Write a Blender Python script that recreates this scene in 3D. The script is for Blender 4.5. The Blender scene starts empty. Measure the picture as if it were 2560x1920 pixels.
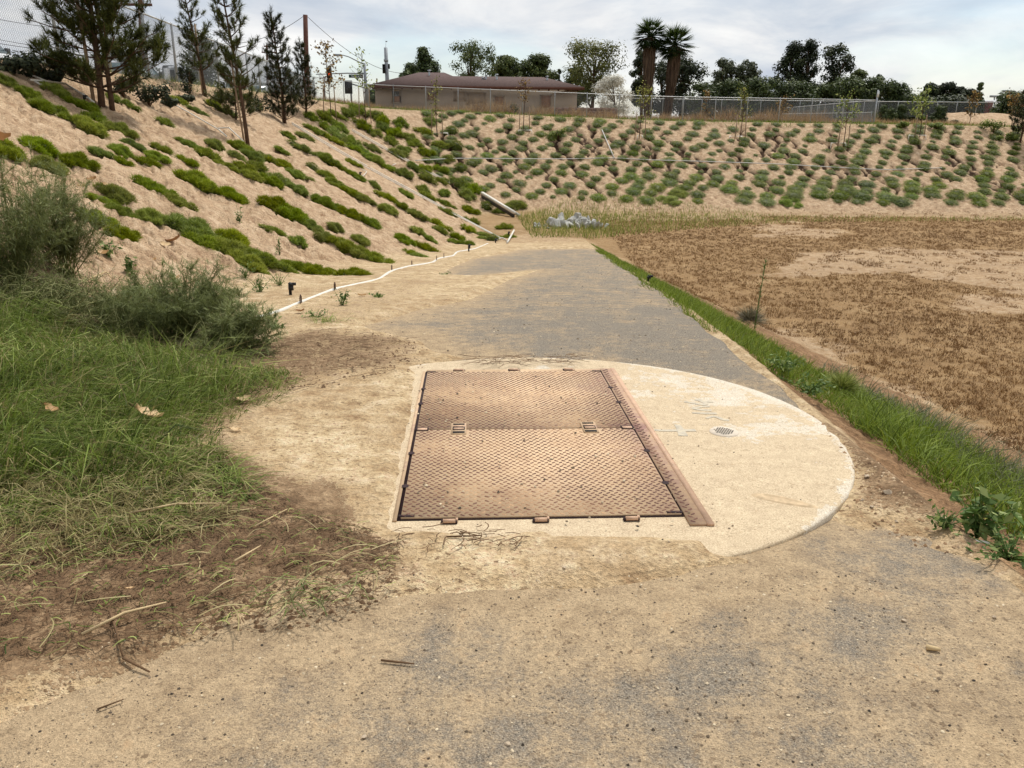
import bpy, bmesh, math, random
import numpy as np
from mathutils import Vector, Matrix, Euler
rng=np.random.default_rng(7); random.seed(7)
scn=bpy.context.scene
COL=bpy.context.scene.collection

# ---------------------------------------------------------------- camera model
F=2060.; W0,H0=2560.,1920.; EYE=1.6
VX,HY,ROLL=1174.,298.,0.009
def cam_axes():
    # camera coords: x right, y down, z forward ; returns world axes in camera coords
    l=np.array([-ROLL,1.,-(HY-ROLL*VX)])
    K=np.array([[F,0,1280],[0,F,960],[0,0,1.]])
    dn=K.T@l; dn/=np.linalg.norm(dn)          # world down
    Y=np.linalg.inv(K)@np.array([VX,HY,1.]); Y-=dn*(Y@dn); Y/=np.linalg.norm(Y)
    Z=-dn; X=np.cross(Y,Z)
    return X,Y,Z
CX,CY,CZ=cam_axes()
RM=np.stack([CX,CY,CZ])       # world = RM @ cam
EYEP=np.array([0,0,EYE])
def ss(a,b,x):
    t=np.clip((x-a)/(b-a),0,1); return t*t*(3-2*t)
def smax(a,b,k):
    h=np.clip(.5+.5*(a-b)/k,0,1); return b*(1-h)+a*h+k*h*(1-h)
def smin(a,b,k): return -smax(-a,-b,k)
ZF=-2.09
PY=np.array([-60,-3,0,6,8,11,15,20,26,30,60.]); PZ=np.array([1.2,0.08,0.,-.168,-.26,-.52,-.96,-1.5,-2.05,-2.09,-2.09])
def zpath(y):
    # smoothed profile
    s=0
    for o in (-1.,-.5,0,.5,1.): s=s+np.interp(y+o,PY,PZ)
    return s/5
RE_Y=np.array([-20,0,4,6.1,8.75,11.4,14.8,21.5,26,40.]); RE_X=np.array([2.1,2.08,2.08,2.17,2.29,2.46,2.78,3.32,3.6,3.8])
def xright(y): return np.interp(y,RE_Y,RE_X)
LCX=-9.1; RC=12.
FN=np.array([0.0515,0.99867]); FC=43.5
def crest_d(x,y):
    # positive inside basin
    a=x-LCX; b=FC-(x*FN[0]+y*FN[1])
    # rounded corner
    qa=np.minimum(a-RC,0); qb=np.minimum(b-RC,0)
    dd=RC-np.hypot(qa,qb)
    return np.where((a<RC)|(b<RC),np.where((qa<0)&(qb<0),dd,np.minimum(a,b)),np.minimum(a,b))
def ztop(x,y):
    far=np.interp(x,[-30,-9,-5,10,25,60],[2.65,2.6,2.05,1.6,1.5,1.5])-np.interp(x,[25,29,38,60],[0,.1,.9,1.1])*(1-ss(46,56,y))
    t=ss(26,44,y); return 2.65*(1-t)+far*t
def height(x,y,detail=True):
    x=np.asarray(x,float);y=np.asarray(y,float)
    zp=zpath(y); xr=xright(y)
    base=zp-.42*np.maximum(0,x-xr-.05)
    base=smax(base,ZF+0*base,.12)
    d=crest_d(x,y)
    zt=ztop(x,y)
    S=zt-.5*d
    z=smax(base,S,.25)
    z=smin(z,zt-.0*d,.15)
    return z
def ray(px,py):
    c=np.array([(px-1280)/F,(py-960)/F,1.]); return RM@c
def cast(px,py,hf=height,dz=0.):
    d=ray(px,py); t=np.linspace(1.,140,28000)
    P=EYEP[:,None]+d[:,None]*t
    g=P[2]-hf(P[0],P[1])-dz
    i=np.argmax(g<0)
    if not (g<0).any(): return None
    a=g[i-1]/(g[i-1]-g[i]); tt=t[i-1]+(t[i]-t[i-1])*a
    return EYEP+d*tt
def proj(p):
    c=RM.T@(np.asarray(p,float)-EYEP); return c[0]/c[2]*F+1280,c[1]/c[2]*F+960
def atdepth(px,py,Y):
    d=ray(px,py); return EYEP+d*(Y/d[1])

# ---------------------------------------------------------------- camera
cam_d=bpy.data.cameras.new('camera'); cam=bpy.data.objects.new('camera',cam_d); COL.objects.link(cam)
cam_d.sensor_fit='HORIZONTAL'; cam_d.sensor_width=36.; cam_d.lens=36.*F/2560.; cam_d.clip_start=.05; cam_d.clip_end=6000
M=Matrix.Identity(4)
rx,uy,bz=RM@np.array([1,0,0.]),RM@np.array([0,-1.,0]),RM@np.array([0,0,-1.])
for i in range(3):
    M[i][0]=rx[i];M[i][1]=uy[i];M[i][2]=bz[i];M[i][3]=EYEP[i]
cam.matrix_world=M
scn.camera=cam

# ---------------------------------------------------------------- sky, sun, exposure
SUN_EL,SUN_AZ=math.radians(58),math.radians(25)    # azimuth clockwise from +Y
world=bpy.data.worlds.new('World'); scn.world=world; world.use_nodes=True
nt=world.node_tree; nt.nodes.clear(); N=nt.nodes.new; L=nt.links.new
out=N('ShaderNodeOutputWorld'); sky=N('ShaderNodeTexSky'); sky.sky_type='NISHITA'; sky.sun_disc=False
sky.sun_elevation=SUN_EL; sky.sun_rotation=SUN_AZ; sky.air_density=1.0; sky.dust_density=.6; sky.altitude=100
bg1=N('ShaderNodeBackground'); bg1.inputs[1].default_value=.115; L(sky.outputs[0],bg1.inputs[0])
tc=N('ShaderNodeTexCoord'); sep=N('ShaderNodeSeparateXYZ'); L(tc.outputs['Generated'],sep.inputs[0])
def wm(op,a,b=None):
    m=N('ShaderNodeMath'); m.operation=op
    for i,v in enumerate((a,b)):
        if v is None: continue
        if isinstance(v,(int,float)): m.inputs[i].default_value=v
        else: L(v,m.inputs[i])
    return m.outputs[0]
den=wm('ADD',wm('ABSOLUTE',sep.outputs[2]),.34)
cmb=N('ShaderNodeCombineXYZ'); L(wm('DIVIDE',sep.outputs[0],den),cmb.inputs[0]); L(wm('DIVIDE',sep.outputs[1],den),cmb.inputs[1]); L(wm('MULTIPLY',sep.outputs[2],3.0),cmb.inputs[2])
def wnoise(scale,det,rough,dist=0.,off=(0,0,0)):
    mp=N('ShaderNodeMapping'); mp.inputs[1].default_value=off; L(cmb.outputs[0],mp.inputs[0])
    n=N('ShaderNodeTexNoise'); n.inputs['Scale'].default_value=scale; n.inputs['Detail'].default_value=det; n.inputs['Roughness'].default_value=rough; n.inputs['Distortion'].default_value=dist
    L(mp.outputs[0],n.inputs[0]); return n.outputs[0]
def wramp(fac,stops):
    r=N('ShaderNodeValToRGB'); L(fac,r.inputs[0]); e=r.color_ramp.elements
    while len(e)<len(stops): e.new(.5)
    for k,(p,c) in zip(e,stops): k.position=p; k.color=(*c,1)
    return r.outputs[0]
cover=wramp(wnoise(1.1,5,.55,.3,(2.3,.7,0)),[(.38,(.40,)*3),(.50,(.90,)*3),(.60,(1,)*3)])
shade=wramp(wnoise(2.0,6,.58,.4,(5.1,3.3,1)),[(.34,(.56,.62,.71)),(.44,(.68,.72,.78)),(.53,(.84,.85,.865)),(.64,(.98,.975,.96))])
bg2=N('ShaderNodeBackground'); bg2.inputs[1].default_value=.93; L(shade,bg2.inputs[0])
mix=N('ShaderNodeMixShader'); L(cover,mix.inputs[0]); L(bg1.outputs[0],mix.inputs[1]); L(bg2.outputs[0],mix.inputs[2]); L(mix.outputs[0],out.inputs[0])
sun_d=bpy.data.lights.new('sun','SUN'); sun=bpy.data.objects.new('sun',sun_d); COL.objects.link(sun)
sun_d.energy=3.2; sun_d.angle=math.radians(6); sun_d.color=(1,.965,.91)
sd=Vector((math.sin(SUN_AZ)*math.cos(SUN_EL),math.cos(SUN_AZ)*math.cos(SUN_EL),math.sin(SUN_EL)))
sun.rotation_euler=sd.to_track_quat('Z','Y').to_euler(); sun.location=(0,0,60)
vs=scn.view_settings; vs.view_transform='Standard'; vs.look='None'; vs.exposure=.13; vs.gamma=1.; vs.use_curve_mapping=False

cy=scn.cycles; cy.max_bounces=5; cy.diffuse_bounces=3; cy.glossy_bounces=2; cy.transmission_bounces=3; cy.transparent_max_bounces=4; cy.use_denoising=True; cy.use_adaptive_sampling=True; cy.adaptive_threshold=.02; cy.caustics_reflective=False; cy.caustics_refractive=False
world.cycles.sampling_method='MANUAL'; world.cycles.sample_map_resolution=512

# ---------------------------------------------------------------- mesh helpers
def vnoise(x,y,seed=0):
    """value noise, numpy"""
    x=np.asarray(x,float);y=np.asarray(y,float)
    xi=np.floor(x).astype(np.int64);yi=np.floor(y).astype(np.int64);fx=x-xi;fy=y-yi
    fx=fx*fx*(3-2*fx);fy=fy*fy*(3-2*fy)
    def h(a,b):
        n=(a*374761393+b*668265263+seed*982451653)&0x7fffffff
        n=((n^(n>>13))*1274126177)&0x7fffffff
        return ((n^(n>>16))&0xffff)/65535.
    return (h(xi,yi)*(1-fx)+h(xi+1,yi)*fx)*(1-fy)+(h(xi,yi+1)*(1-fx)+h(xi+1,yi+1)*fx)*fy
def fbm(x,y,oct=4,seed=0):
    s=0;a=.5
    for i in range(oct): s=s+a*vnoise(x*2**i+17*i,y*2**i-9*i,seed+i); a*=.5
    return s/(1-.5**oct)
def npmesh(name,V,FS,attrs=None,smooth=False):
    """V (n,3); FS list of int arrays (m,k)"""
    V=np.ascontiguousarray(V,dtype=np.float32)
    if not isinstance(FS,(list,tuple)): FS=[FS]
    FS=[np.asarray(f,dtype=np.int32) for f in FS if len(f)]
    me=bpy.data.meshes.new(name)
    me.vertices.add(len(V)); me.vertices.foreach_set('co',V.ravel())
    tot=np.concatenate([np.full(len(f),f.shape[1],np.int32) for f in FS]); li=np.concatenate([f.ravel() for f in FS])
    me.loops.add(len(li)); me.loops.foreach_set('vertex_index',li)
    me.polygons.add(len(tot)); st=np.concatenate([[0],np.cumsum(tot)[:-1]]).astype(np.int32)
    me.polygons.foreach_set('loop_start',st); me.polygons.foreach_set('loop_total',tot)
    if smooth: me.polygons.foreach_set('use_smooth',np.ones(len(tot),bool))
    for k,a in (attrs or {}).items():
        at=me.attributes.new(k,'FLOAT','POINT'); at.data.foreach_set('value',np.ascontiguousarray(a,dtype=np.float32))
    me.update(calc_edges=True); me.validate()
    return me
class MB:
    def __init__(s): s.V=[];s.F={3:[],4:[]};s.n=0;s.R=[];s.M={3:[],4:[]}
    def add(s,V,FS,rnd=None,mi=0):
        V=np.asarray(V,float).reshape(-1,3)
        if not isinstance(FS,(list,tuple)): FS=[FS]
        for f in FS:
            f=np.asarray(f,int)
            if not len(f): continue
            s.F[f.shape[1]].append(f+s.n); s.M[f.shape[1]].append(np.full(len(f),mi))
        s.V.append(V); s.n+=len(V)
        s.R.append(np.full(len(V),.5) if rnd is None else np.broadcast_to(np.asarray(rnd,float),(len(V),)))
        return s
    def box(s,c,d,rz=0.,rnd=None,R=None,mi=0):
        x,y,z=np.array(d)/2.
        V=np.array([[-x,-y,-z],[x,-y,-z],[x,y,-z],[-x,y,-z],[-x,-y,z],[x,-y,z],[x,y,z],[-x,y,z]])
        if R is None:
            cc,ss_=math.cos(rz),math.sin(rz); R=np.array([[cc,-ss_,0],[ss_,cc,0],[0,0,1]])
        return s.add(V@np.asarray(R).T+np.array(c),np.array([[0,3,2,1],[4,5,6,7],[0,1,5,4],[1,2,6,5],[2,3,7,6],[3,0,4,7]]),rnd,mi)
    def tube(s,P,r,n=6,rnd=None,caps=True,mi=0):
        P=np.asarray(P,float); r=np.broadcast_to(np.asarray(r,float),(len(P),))
        T=np.gradient(P,axis=0); T/=np.linalg.norm(T,axis=1)[:,None]+1e-9
        a=np.array([0,0,1.]) if abs(T[0][2])<.9 else np.array([1.,0,0])
        U=np.cross(T,a); U/=np.linalg.norm(U,axis=1)[:,None]+1e-9; B=np.cross(T,U)
        th=np.linspace(0,2*np.pi,n,endpoint=False)
        V=(P[:,None]+r[:,None,None]*(np.cos(th)[None,:,None]*U[:,None]+np.sin(th)[None,:,None]*B[:,None])).reshape(-1,3)
        m=len(P); i=np.arange(m-1)[:,None]*n; j=np.arange(n)[None]; k=(j+1)%n
        Q=np.stack([i+j,i+k,i+n+k,i+n+j],-1).reshape(-1,4)
        FS=[Q]
        if caps:
            V=np.concatenate([V,P[:1],P[-1:]]); c0=m*n;c1=c0+1; jj=np.arange(n);kk=(jj+1)%n
            FS.append(np.concatenate([np.stack([np.full(n,c0),kk,jj],-1),np.stack([np.full(n,c1),(m-1)*n+jj,(m-1)*n+kk],-1)]))
        return s.add(V,FS,rnd,mi)
    def mesh(s,name,smooth=False,mats=()):
        V=np.concatenate(s.V); FS=[np.concatenate(s.F[k]) for k in (3,4) if s.F[k]]
        me=npmesh(name,V,FS,{'rnd':np.concatenate(s.R)},smooth)
        for m in mats: me.materials.append(m)
        if len(mats)>1: me.polygons.foreach_set('material_index',np.concatenate([np.concatenate(s.M[k]) for k in (3,4) if s.F[k]]).astype(np.int32))
        return me
    def build(s,name,mat,parent=None,smooth=False,loc=None):
        mats=mat if isinstance(mat,(list,tuple)) else [mat]
        return link(name,s.mesh(name,smooth,mats),parent,loc)
def link(name,me,parent=None,loc=None):
    o=bpy.data.objects.new(name,me); COL.objects.link(o)
    if parent is not None: o.parent=parent
    if loc is not None: o.location=tuple(loc)
    return o
def tag(o,label,cat,group=None):
    o['label']=label;o['category']=cat
    if group:o['group']=group
    return o
def empty(name,loc=(0,0,0),rz=0.):
    o=bpy.data.objects.new(name,None); COL.objects.link(o); o.location=tuple(loc); o.rotation_euler=(0,0,rz); o.empty_display_size=.2
    return o
def hz(x,y): return float(height(x,y))
def ground(px,py): return cast(px,py)
def normal(x,y,e=.15):
    n=np.array([hz(x-e,y)-hz(x+e,y),hz(x,y-e)-hz(x,y+e),2*e]); return n/np.linalg.norm(n)
def castmany(P,hf=height):
    P=np.asarray(P,float); D=np.stack([(P[:,0]-1280)/F,(P[:,1]-960)/F,np.ones(len(P))],1)@RM.T
    lo=np.full(len(P),.8)
    t=np.geomspace(.8,130,1400)
    Q=EYEP+D[:,None,:]*t[None,:,None]; g=Q[...,2]-hf(Q[...,0],Q[...,1])
    i=np.argmax(g<0,1); ok=(g<0).any(1); i=np.maximum(i,1); r=np.arange(len(P))
    a=g[r,i-1]/(g[r,i-1]-g[r,i]+1e-12); tt=t[i-1]+(t[i]-t[i-1])*a
    R=EYEP+D*tt[:,None]; R[~ok]=np.nan; return R
def inpoly(px,py,poly):
    px=np.asarray(px);py=np.asarray(py);ins=np.zeros(px.shape,bool);n=len(poly)
    for i in range(n):
        x1,y1=poly[i];x2,y2=poly[(i+1)%n]
        if y1==y2: continue
        c=((y1>py)!=(y2>py))&(px<(x2-x1)*(py-y1)/(y2-y1)+x1); ins^=c
    return ins
def sdpoly(px,py,poly):
    px=np.asarray(px,float);py=np.asarray(py,float);d=np.full(px.shape,1e9);n=len(poly)
    for i in range(n):
        x1,y1=poly[i];x2,y2=poly[(i+1)%n];dx,dy=x2-x1,y2-y1;l=dx*dx+dy*dy+1e-12
        t=np.clip(((px-x1)*dx+(py-y1)*dy)/l,0,1); d=np.minimum(d,np.hypot(px-x1-t*dx,py-y1-t*dy))
    return np.where(inpoly(px,py,poly),d,-d)
def worldpoly(pp,hf=None):
    hf=hf or (lambda x,y: zpath(y))
    return [tuple(p[:2]) for p in castmany(pp,hf) if not np.isnan(p[0])]

# ---------------------------------------------------------------- materials
def S(c): # sRGB 0-255 -> linear
    return tuple((v/255/12.92 if v/255<=.04045 else ((v/255+.055)/1.055)**2.4) for v in c)
class NM:
    def __init__(s,name,rough=.9,spec=.3):
        s.m=bpy.data.materials.new(name); s.m.use_nodes=True; s.t=s.m.node_tree; s.t.nodes.clear()
        s.o=s.N('ShaderNodeOutputMaterial'); s.b=s.N('ShaderNodeBsdfPrincipled'); s.b.inputs['Roughness'].default_value=rough
        s.b.inputs['Specular IOR Level'].default_value=spec; s.L(s.b.outputs[0],s.o.inputs[0]); s._pos=None
    def N(s,k): return s.t.nodes.new(k)
    def L(s,a,b): s.t.links.new(a,b)
    def pos(s):
        if s._pos is None:
            g=s.N('ShaderNodeNewGeometry'); s._pos=g.outputs['Position']
        return s._pos
    def objpos(s): return s.N('ShaderNodeTexCoord').outputs['Object']
    def noise(s,scale,det=4,rough=.55,stretch=None,obj=False,rot=None):
        v=s.objpos() if obj else s.pos()
        if stretch or rot:
            mp=s.N('ShaderNodeMapping'); 
            if stretch: mp.inputs['Scale'].default_value=stretch
            if rot: mp.inputs['Rotation'].default_value=rot
            s.L(v,mp.inputs[0]); v=mp.outputs[0]
        n=s.N('ShaderNodeTexNoise'); n.inputs['Scale'].default_value=scale; n.inputs['Detail'].default_value=det; n.inputs['Roughness'].default_value=rough
        s.L(v,n.inputs[0]); return n.outputs[0]
    def vor(s,scale,feat='F1',obj=False):
        n=s.N('ShaderNodeTexVoronoi'); n.feature=feat; n.inputs['Scale'].default_value=scale; s.L(s.objpos() if obj else s.pos(),n.inputs[0]); return n.outputs[0]
    def attr(s,n):
        a=s.N('ShaderNodeAttribute'); a.attribute_name=n; return a.outputs['Fac']
    def math(s,op,a,b=None,clamp=False):
        m=s.N('ShaderNodeMath'); m.operation=op; m.use_clamp=clamp
        for i,v in enumerate((a,b)):
            if v is None: continue
            if isinstance(v,(int,float)): m.inputs[i].default_value=v
            else: s.L(v,m.inputs[i])
        return m.outputs[0]
    def ramp(s,fac,stops):
        r=s.N('ShaderNodeValToRGB'); s.L(fac,r.inputs[0]); e=r.color_ramp.elements
        while len(e)<len(stops): e.new(.5)
        for k,(p,c) in zip(e,stops):
            if not isinstance(c,(tuple,list)): c=(c,c,c)
            k.position=p;k.color=(*c[:3],1)
        return r.outputs[0]
    def mix(s,f,a,b,mode='MIX'):
        m=s.N('ShaderNodeMix'); m.data_type='RGBA'; m.blend_type=mode; m.clamp_factor=True
        for ix,v in ((0,f),(6,a),(7,b)):
            sock=m.inputs[ix]
            if isinstance(v,(int,float)): sock.default_value=v if ix==0 else (v,v,v,1)
            elif isinstance(v,tuple): sock.default_value=(*v[:3],1)
            else: s.L(v,sock)
        return m.outputs[2]
    def col(s,c):
        if isinstance(c,tuple): s.b.inputs['Base Color'].default_value=(*c[:3],1)
        else: s.L(c,s.b.inputs['Base Color'])
        return s
    def rough(s,v):
        if isinstance(v,(int,float)): s.b.inputs['Roughness'].default_value=v
        else: s.L(v,s.b.inputs['Roughness'])
        return s
    def bump(s,h,strength=.5,dist=.02):
        b=s.N('ShaderNodeBump'); b.inputs['Strength'].default_value=strength; b.inputs['Distance'].default_value=dist; s.L(h,b.inputs['Height'])
        s.L(b.outputs[0],s.b.inputs['Normal']); return s
    def leafy(s,amount=.3):
        tr=s.N('ShaderNodeBsdfTranslucent'); mx=s.N('ShaderNodeMixShader'); mx.inputs[0].default_value=amount
        src=s.b.inputs['Base Color']
        if src.links: s.L(src.links[0].from_socket,tr.inputs[0])
        else: tr.inputs[0].default_value=src.default_value
        s.L(s.b.outputs[0],mx.inputs[1]); s.L(tr.outputs[0],mx.inputs[2]); s.L(mx.outputs[0],s.o.inputs[0]); return s
def leafmat(name,dark,mid,light,trans=.3,rough=.6,objvar=False):
    n=NM(name,rough,.25)
    c=n.ramp(n.attr('rnd'),[(0.,dark),(.5,mid),(1.,light)])
    oi=n.N('ShaderNodeObjectInfo'); hs=n.N('ShaderNodeHueSaturation'); rnd_=oi.outputs['Random']
    n.L(n.math('ADD',n.math('MULTIPLY',rnd_,-.03),.505),hs.inputs['Hue']); n.L(n.math('ADD',n.math('MULTIPLY',n.math('FRACT',n.math('MULTIPLY',rnd_,7.3)),.25),.95),hs.inputs['Saturation']); n.L(n.math('ADD',n.math('MULTIPLY',n.math('FRACT',n.math('MULTIPLY',rnd_,13.7)),.4),.8),hs.inputs['Value']); n.L(c,hs.inputs['Color'])
    n.col(hs.outputs[0] if objvar else c); n.leafy(trans); return n.m
def plain(name,c,rough=.7,metal=0.,var=.12,scale=8.,spec=.3):
    n=NM(name,rough,spec); n.b.inputs['Metallic'].default_value=metal
    f=n.noise(scale,5,.6,obj=True); d=tuple(v*(1-var) for v in c); l=tuple(min(1,v*(1+var)) for v in c)
    n.col(n.ramp(f,[(.3,d),(.7,l)])); return n.m

# ================================================================ GROUND
EXP_PX=[(907,815),(1042,777),(1178,750),(1262,705),(1345,676),(1200,692),(1092,688),(1151,660),(1178,648),(1300,624),(1480,621),(1640,640),(2700,1400),(2700,2100),(1500,2600),(-300,2600),(-500,1900),(-100,1840),(250,1700),(420,1625),(560,1565),(740,1515),(900,1500),(1250,1480),(1500,1470),(1700,1445),(1866,1404),(1800,1378),(1769,1342),(1390,1338),(1360,1322),(1170,1330),(1090,1320),(1000,1322),(1030,1100),(1052,950),(1040,922),(1075,912),(1160,897),(1090,880),(1052,852)]
EXP=worldpoly(EXP_PX)
MUD1=worldpoly([(-300,1800),(-300,1150),(200,1150),(520,1130),(590,1160),(640,1215),(760,1275),(830,1245),(905,1280),(960,1350),(1090,1445),(920,1470),(740,1490),(560,1540),(420,1605),(250,1665)])
MUD2=worldpoly([(380,1100),(400,960),(520,880),(640,850),(790,830),(960,836),(1060,858),(1085,880),(1030,925),(900,945),(800,975),(700,1000),(600,1060),(560,1140)])
DIRT=worldpoly([(2020,1030),(2200,1120),(2600,1420),(2600,1470),(2430,1375),(2330,1305),(2190,1258),(2125,1278),(2146,1200)])
PIPEWET=worldpoly([(900,812),(700,830),(560,850),(560,820),(760,770),(960,712),(1090,690),(1100,720),(1000,770)])
def fl(poly): return worldpoly(poly,lambda x,y: ZF+0*x)
PALE=[fl([(1900,640),(2150,620),(2560,632),(2800,640),(2800,760),(2560,745),(2250,690),(1950,690)]),
      fl([(1860,566),(1990,556),(2100,575),(2080,596),(1900,592)]),
      fl([(1930,830),(2010,850),(2180,930),(2380,1010),(2700,1120),(2700,1200),(2420,1090),(2200,1000),(2040,905),(1940,850)]),
      fl([(1130,600),(1300,585),(1475,592),(1490,622),(1300,630),(1150,660),(1080,640)]),
      fl([(1290,540),(1500,522),(2700,528),(2700,546),(2000,544),(1500,552)]),
      fl([(2380,740),(2560,735),(2700,760),(2560,790),(2440,780)])]
def rills(s,d,seed=3):
    """erosion grooves running down the far bank: s along the crest, d down from it"""
    r=np.random.default_rng(seed); g=np.zeros_like(s)
    for i in range(70):
        s0=r.uniform(-9,36); a=r.uniform(.0,4.); l=r.uniform(1.5,5.5)*(1.3 if r.random()<.3 else 1); b=min(a+l,7.4); w=r.uniform(.085,.135); k=r.uniform(.22,.42); dep=r.uniform(.55,1.)
        m=(np.abs(s-s0-k*d)<1.2)&(d>a-.3)&(d<b+.3)
        if not m.any(): continue
        ss_,dd=s[m],d[m]
        c=s0+k*dd+.13*np.sin(dd*3.1+i)+.09*np.sin(dd*7.7+i*2.)+.05*np.sin(dd*17.+i)
        g[m]=np.maximum(g[m],dep*np.exp(-((ss_-c)/w)**2)*ss(a-.25,a+.2,dd)*(1-ss(b-.6,b+.2,dd)))
    return g
def zones(x,y):
    d=crest_d(x,y); zt=ztop(x,y); zp=zpath(y); xr=xright(y)
    base=np.maximum(zp-.42*np.maximum(0,x-xr-.05),ZF); Sz=zt-.5*d
    sl=ss(-.12,.25,Sz-base)*ss(-.3,.1,d); top=1-ss(-.5,.4,d)
    floor=ss(-.02,.35,(ZF+.25)-height(x,y))*(1-sl)
    bank=ss(0,.3,x-xr)*(1-floor)*(1-sl)*(1-top)
    return d,sl,top,floor,bank
def gdetail(x,y,full=True):
    """fine relief added to the coarse ground; returns dz and masks"""
    d,sl,top,floor,bank=zones(x,y)
    sdE=sdpoly(x,y,EXP); n1=fbm(x*2.2,y*2.2,4,5); n2=fbm(x*11,y*11,3,9); r=np.hypot(x,y)
    t=np.clip(-sdE*.30,-.04,.034)+(n1-.5)*.030+(n2-.5)*.010
    sdD=sdpoly(x,y,DIRT); t=np.maximum(t,np.clip(sdD*.2,-.05,.03)+(n2-.5)*.03)
    mud=np.maximum(ss(-.30,.30,sdpoly(x,y,MUD1)+(n1-.5)*.5),.62*ss(-.35,.45,sdpoly(x,y,MUD2)+(n1-.5)*.5))
    mud=np.maximum(mud,.8*ss(-.1,.15,sdD+(n1-.5)*.2)); mud=np.maximum(mud,.35*ss(-.2,.3,sdpoly(x,y,PIPEWET)+(n1-.5)*.6))
    t=t+mud*(np.abs(n2-.5)*.035-.004)*(sdE<0)
    onpath=(1-sl)*(1-ss(0,.1,x-xright(y)))*(y<28.5)
    dz=onpath*np.where(y<30,t,0)+(1-onpath)*bank*(-.05+(n2-.5)*.06+(n1-.5)*.08)
    dz=np.where((y>24)&(onpath>0),dz*(1-ss(25,28,y)),dz)
    q=x-y*.0
    # soil of the banks: streaky clods that run downhill
    left=(x-LCX<FC-(x*FN[0]+y*FN[1]))
    st=np.where(left,fbm(x*1.6,y*6.,4,21),fbm(x*6-d*1.8,y*1.6,4,22))
    ck=np.where(left,fbm(x*3.2,y*13.,3,23),fbm(x*9-d*3.,y*3.,3,24))
    dz=dz+sl*((st-.5)*.10+(n2-.5)*.06+(n1-.5)*.08+(-.095*ss(.55,.68,ck)+.04*ss(.45,.3,ck))*np.where(left,1.,.3))
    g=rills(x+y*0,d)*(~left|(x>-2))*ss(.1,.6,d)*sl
    dz=dz-g*.32
    dz=dz+floor*((n2-.5)*.03+(n1-.5)*.05)
    dz=dz+top*((n1-.5)*.15)*ss(-.1,-1.5,d)
    return dz,dict(mud=mud*(1-bank*.0)*(1-sl),slope=sl,floor=floor,top=top,bank=bank,rill=g)
fine=np.radians(np.arange(-43,49.01,.10)); coarse=np.radians(np.arange(52,316,4.))
PHI=np.concatenate([fine,coarse]); 
rr=[.9]
while rr[-1]<2200:
    r=rr[-1]
    if r<33.5: st=r*.0085
    elif r<53: st=.10 if r<51 else .3
    else: st=r*.03
    rr.append(r+st)
RR=np.array(rr)
PH,RG=np.meshgrid(PHI,RR); GX=RG*np.sin(PH); GY=RG*np.cos(PH)
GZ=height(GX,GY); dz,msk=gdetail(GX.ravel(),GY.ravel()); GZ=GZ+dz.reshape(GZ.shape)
far_=ss(90,400,RG); GZ=GZ*(1-far_)+1.2*far_
V=np.stack([GX,GY,GZ],-1).reshape(-1,3)
nr,nc=GX.shape
i=np.arange(nr-1)[:,None]*nc; j=np.arange(nc)[None]; k=(j+1)%nc
Q=np.stack([i+j,i+k,i+nc+k,i+nc+j],-1).reshape(-1,4)[:,::-1]
Vc=np.concatenate([V,[[0,0,hz(0,0)-.03]]]); ctr=len(V); jj=np.arange(nc); T=np.stack([np.full(nc,ctr),(jj+1)%nc,jj],-1)[:, ::-1]
pale=np.zeros(len(V)); nn=fbm(V[:,0]*.9,V[:,1]*.9,4,31)
for p in PALE: pale=np.maximum(pale,ss(-.5,.5,sdpoly(V[:,0],V[:,1],p)+(nn-.5)*2.4))
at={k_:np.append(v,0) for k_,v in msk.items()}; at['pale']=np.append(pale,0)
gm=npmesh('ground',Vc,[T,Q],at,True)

n=NM('soil',.95,.15)
mid=n.noise(7,4,.65); fin=n.noise(48,3,.65); grit=n.noise(210,1,.5); wide=n.noise(1.3,4,.6)
sand=n.ramp(mid,[(.26,S((148,120,88))),(.42,S((186,160,122))),(.56,S((206,182,144))),(.74,S((228,208,174)))])
sand=n.mix(n.ramp(wide,[(.38,.4),(.56,0.)]),sand,S((158,128,94)))
soil=n.ramp(n.noise(5.,4,.7),[(.28,S((150,120,92))),(.5,S((188,160,128))),(.72,S((212,187,155)))])
stk=n.noise(1.,3,.7,stretch=(4.,15.,6.))
soil=n.mix(n.ramp(stk,[(.57,0.),(.66,.55)]),soil,S((128,96,70)))  # dark streaks paint crevice shade into the soil colour, along with moist clods
mudc=n.ramp(mid,[(.3,S((92,73,54))),(.5,S((130,105,78))),(.72,S((172,145,112)))])
flo=n.ramp(wide,[(.3,S((128,98,62))),(.55,S((146,114,74))),(.75,S((164,134,94)))])
palec=n.ramp(mid,[(.3,S((180,148,114))),(.6,S((220,196,166))),(.8,S((234,214,186)))])
topc=n.ramp(mid,[(.3,S((120,104,74))),(.7,S((172,150,112)))])
bankc=n.ramp(mid,[(.3,S((112,84,58))),(.55,S((148,116,84))),(.75,S((176,146,110)))])
jit=n.math('SUBTRACT',n.math('ADD',n.math('MULTIPLY',mid,.6),n.math('ADD',n.math('MULTIPLY',wide,.2),n.math('MULTIPLY',fin,.2))),.5)
def edge(a,amt=1.2,lo=.36,hi=.64): return n.ramp(n.math('ADD',n.attr(a),n.math('MULTIPLY',jit,amt)),[(lo,0.),(hi,1.)])
c=n.mix(n.attr('slope'),sand,soil)
c=n.mix(n.math('MULTIPLY',n.ramp(n.attr('rill'),[(.22,0.),(.5,.95)]),1.),c,S((62,43,31)))  # rill cores painted dark for the shade of their depth, plus moist soil
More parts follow.
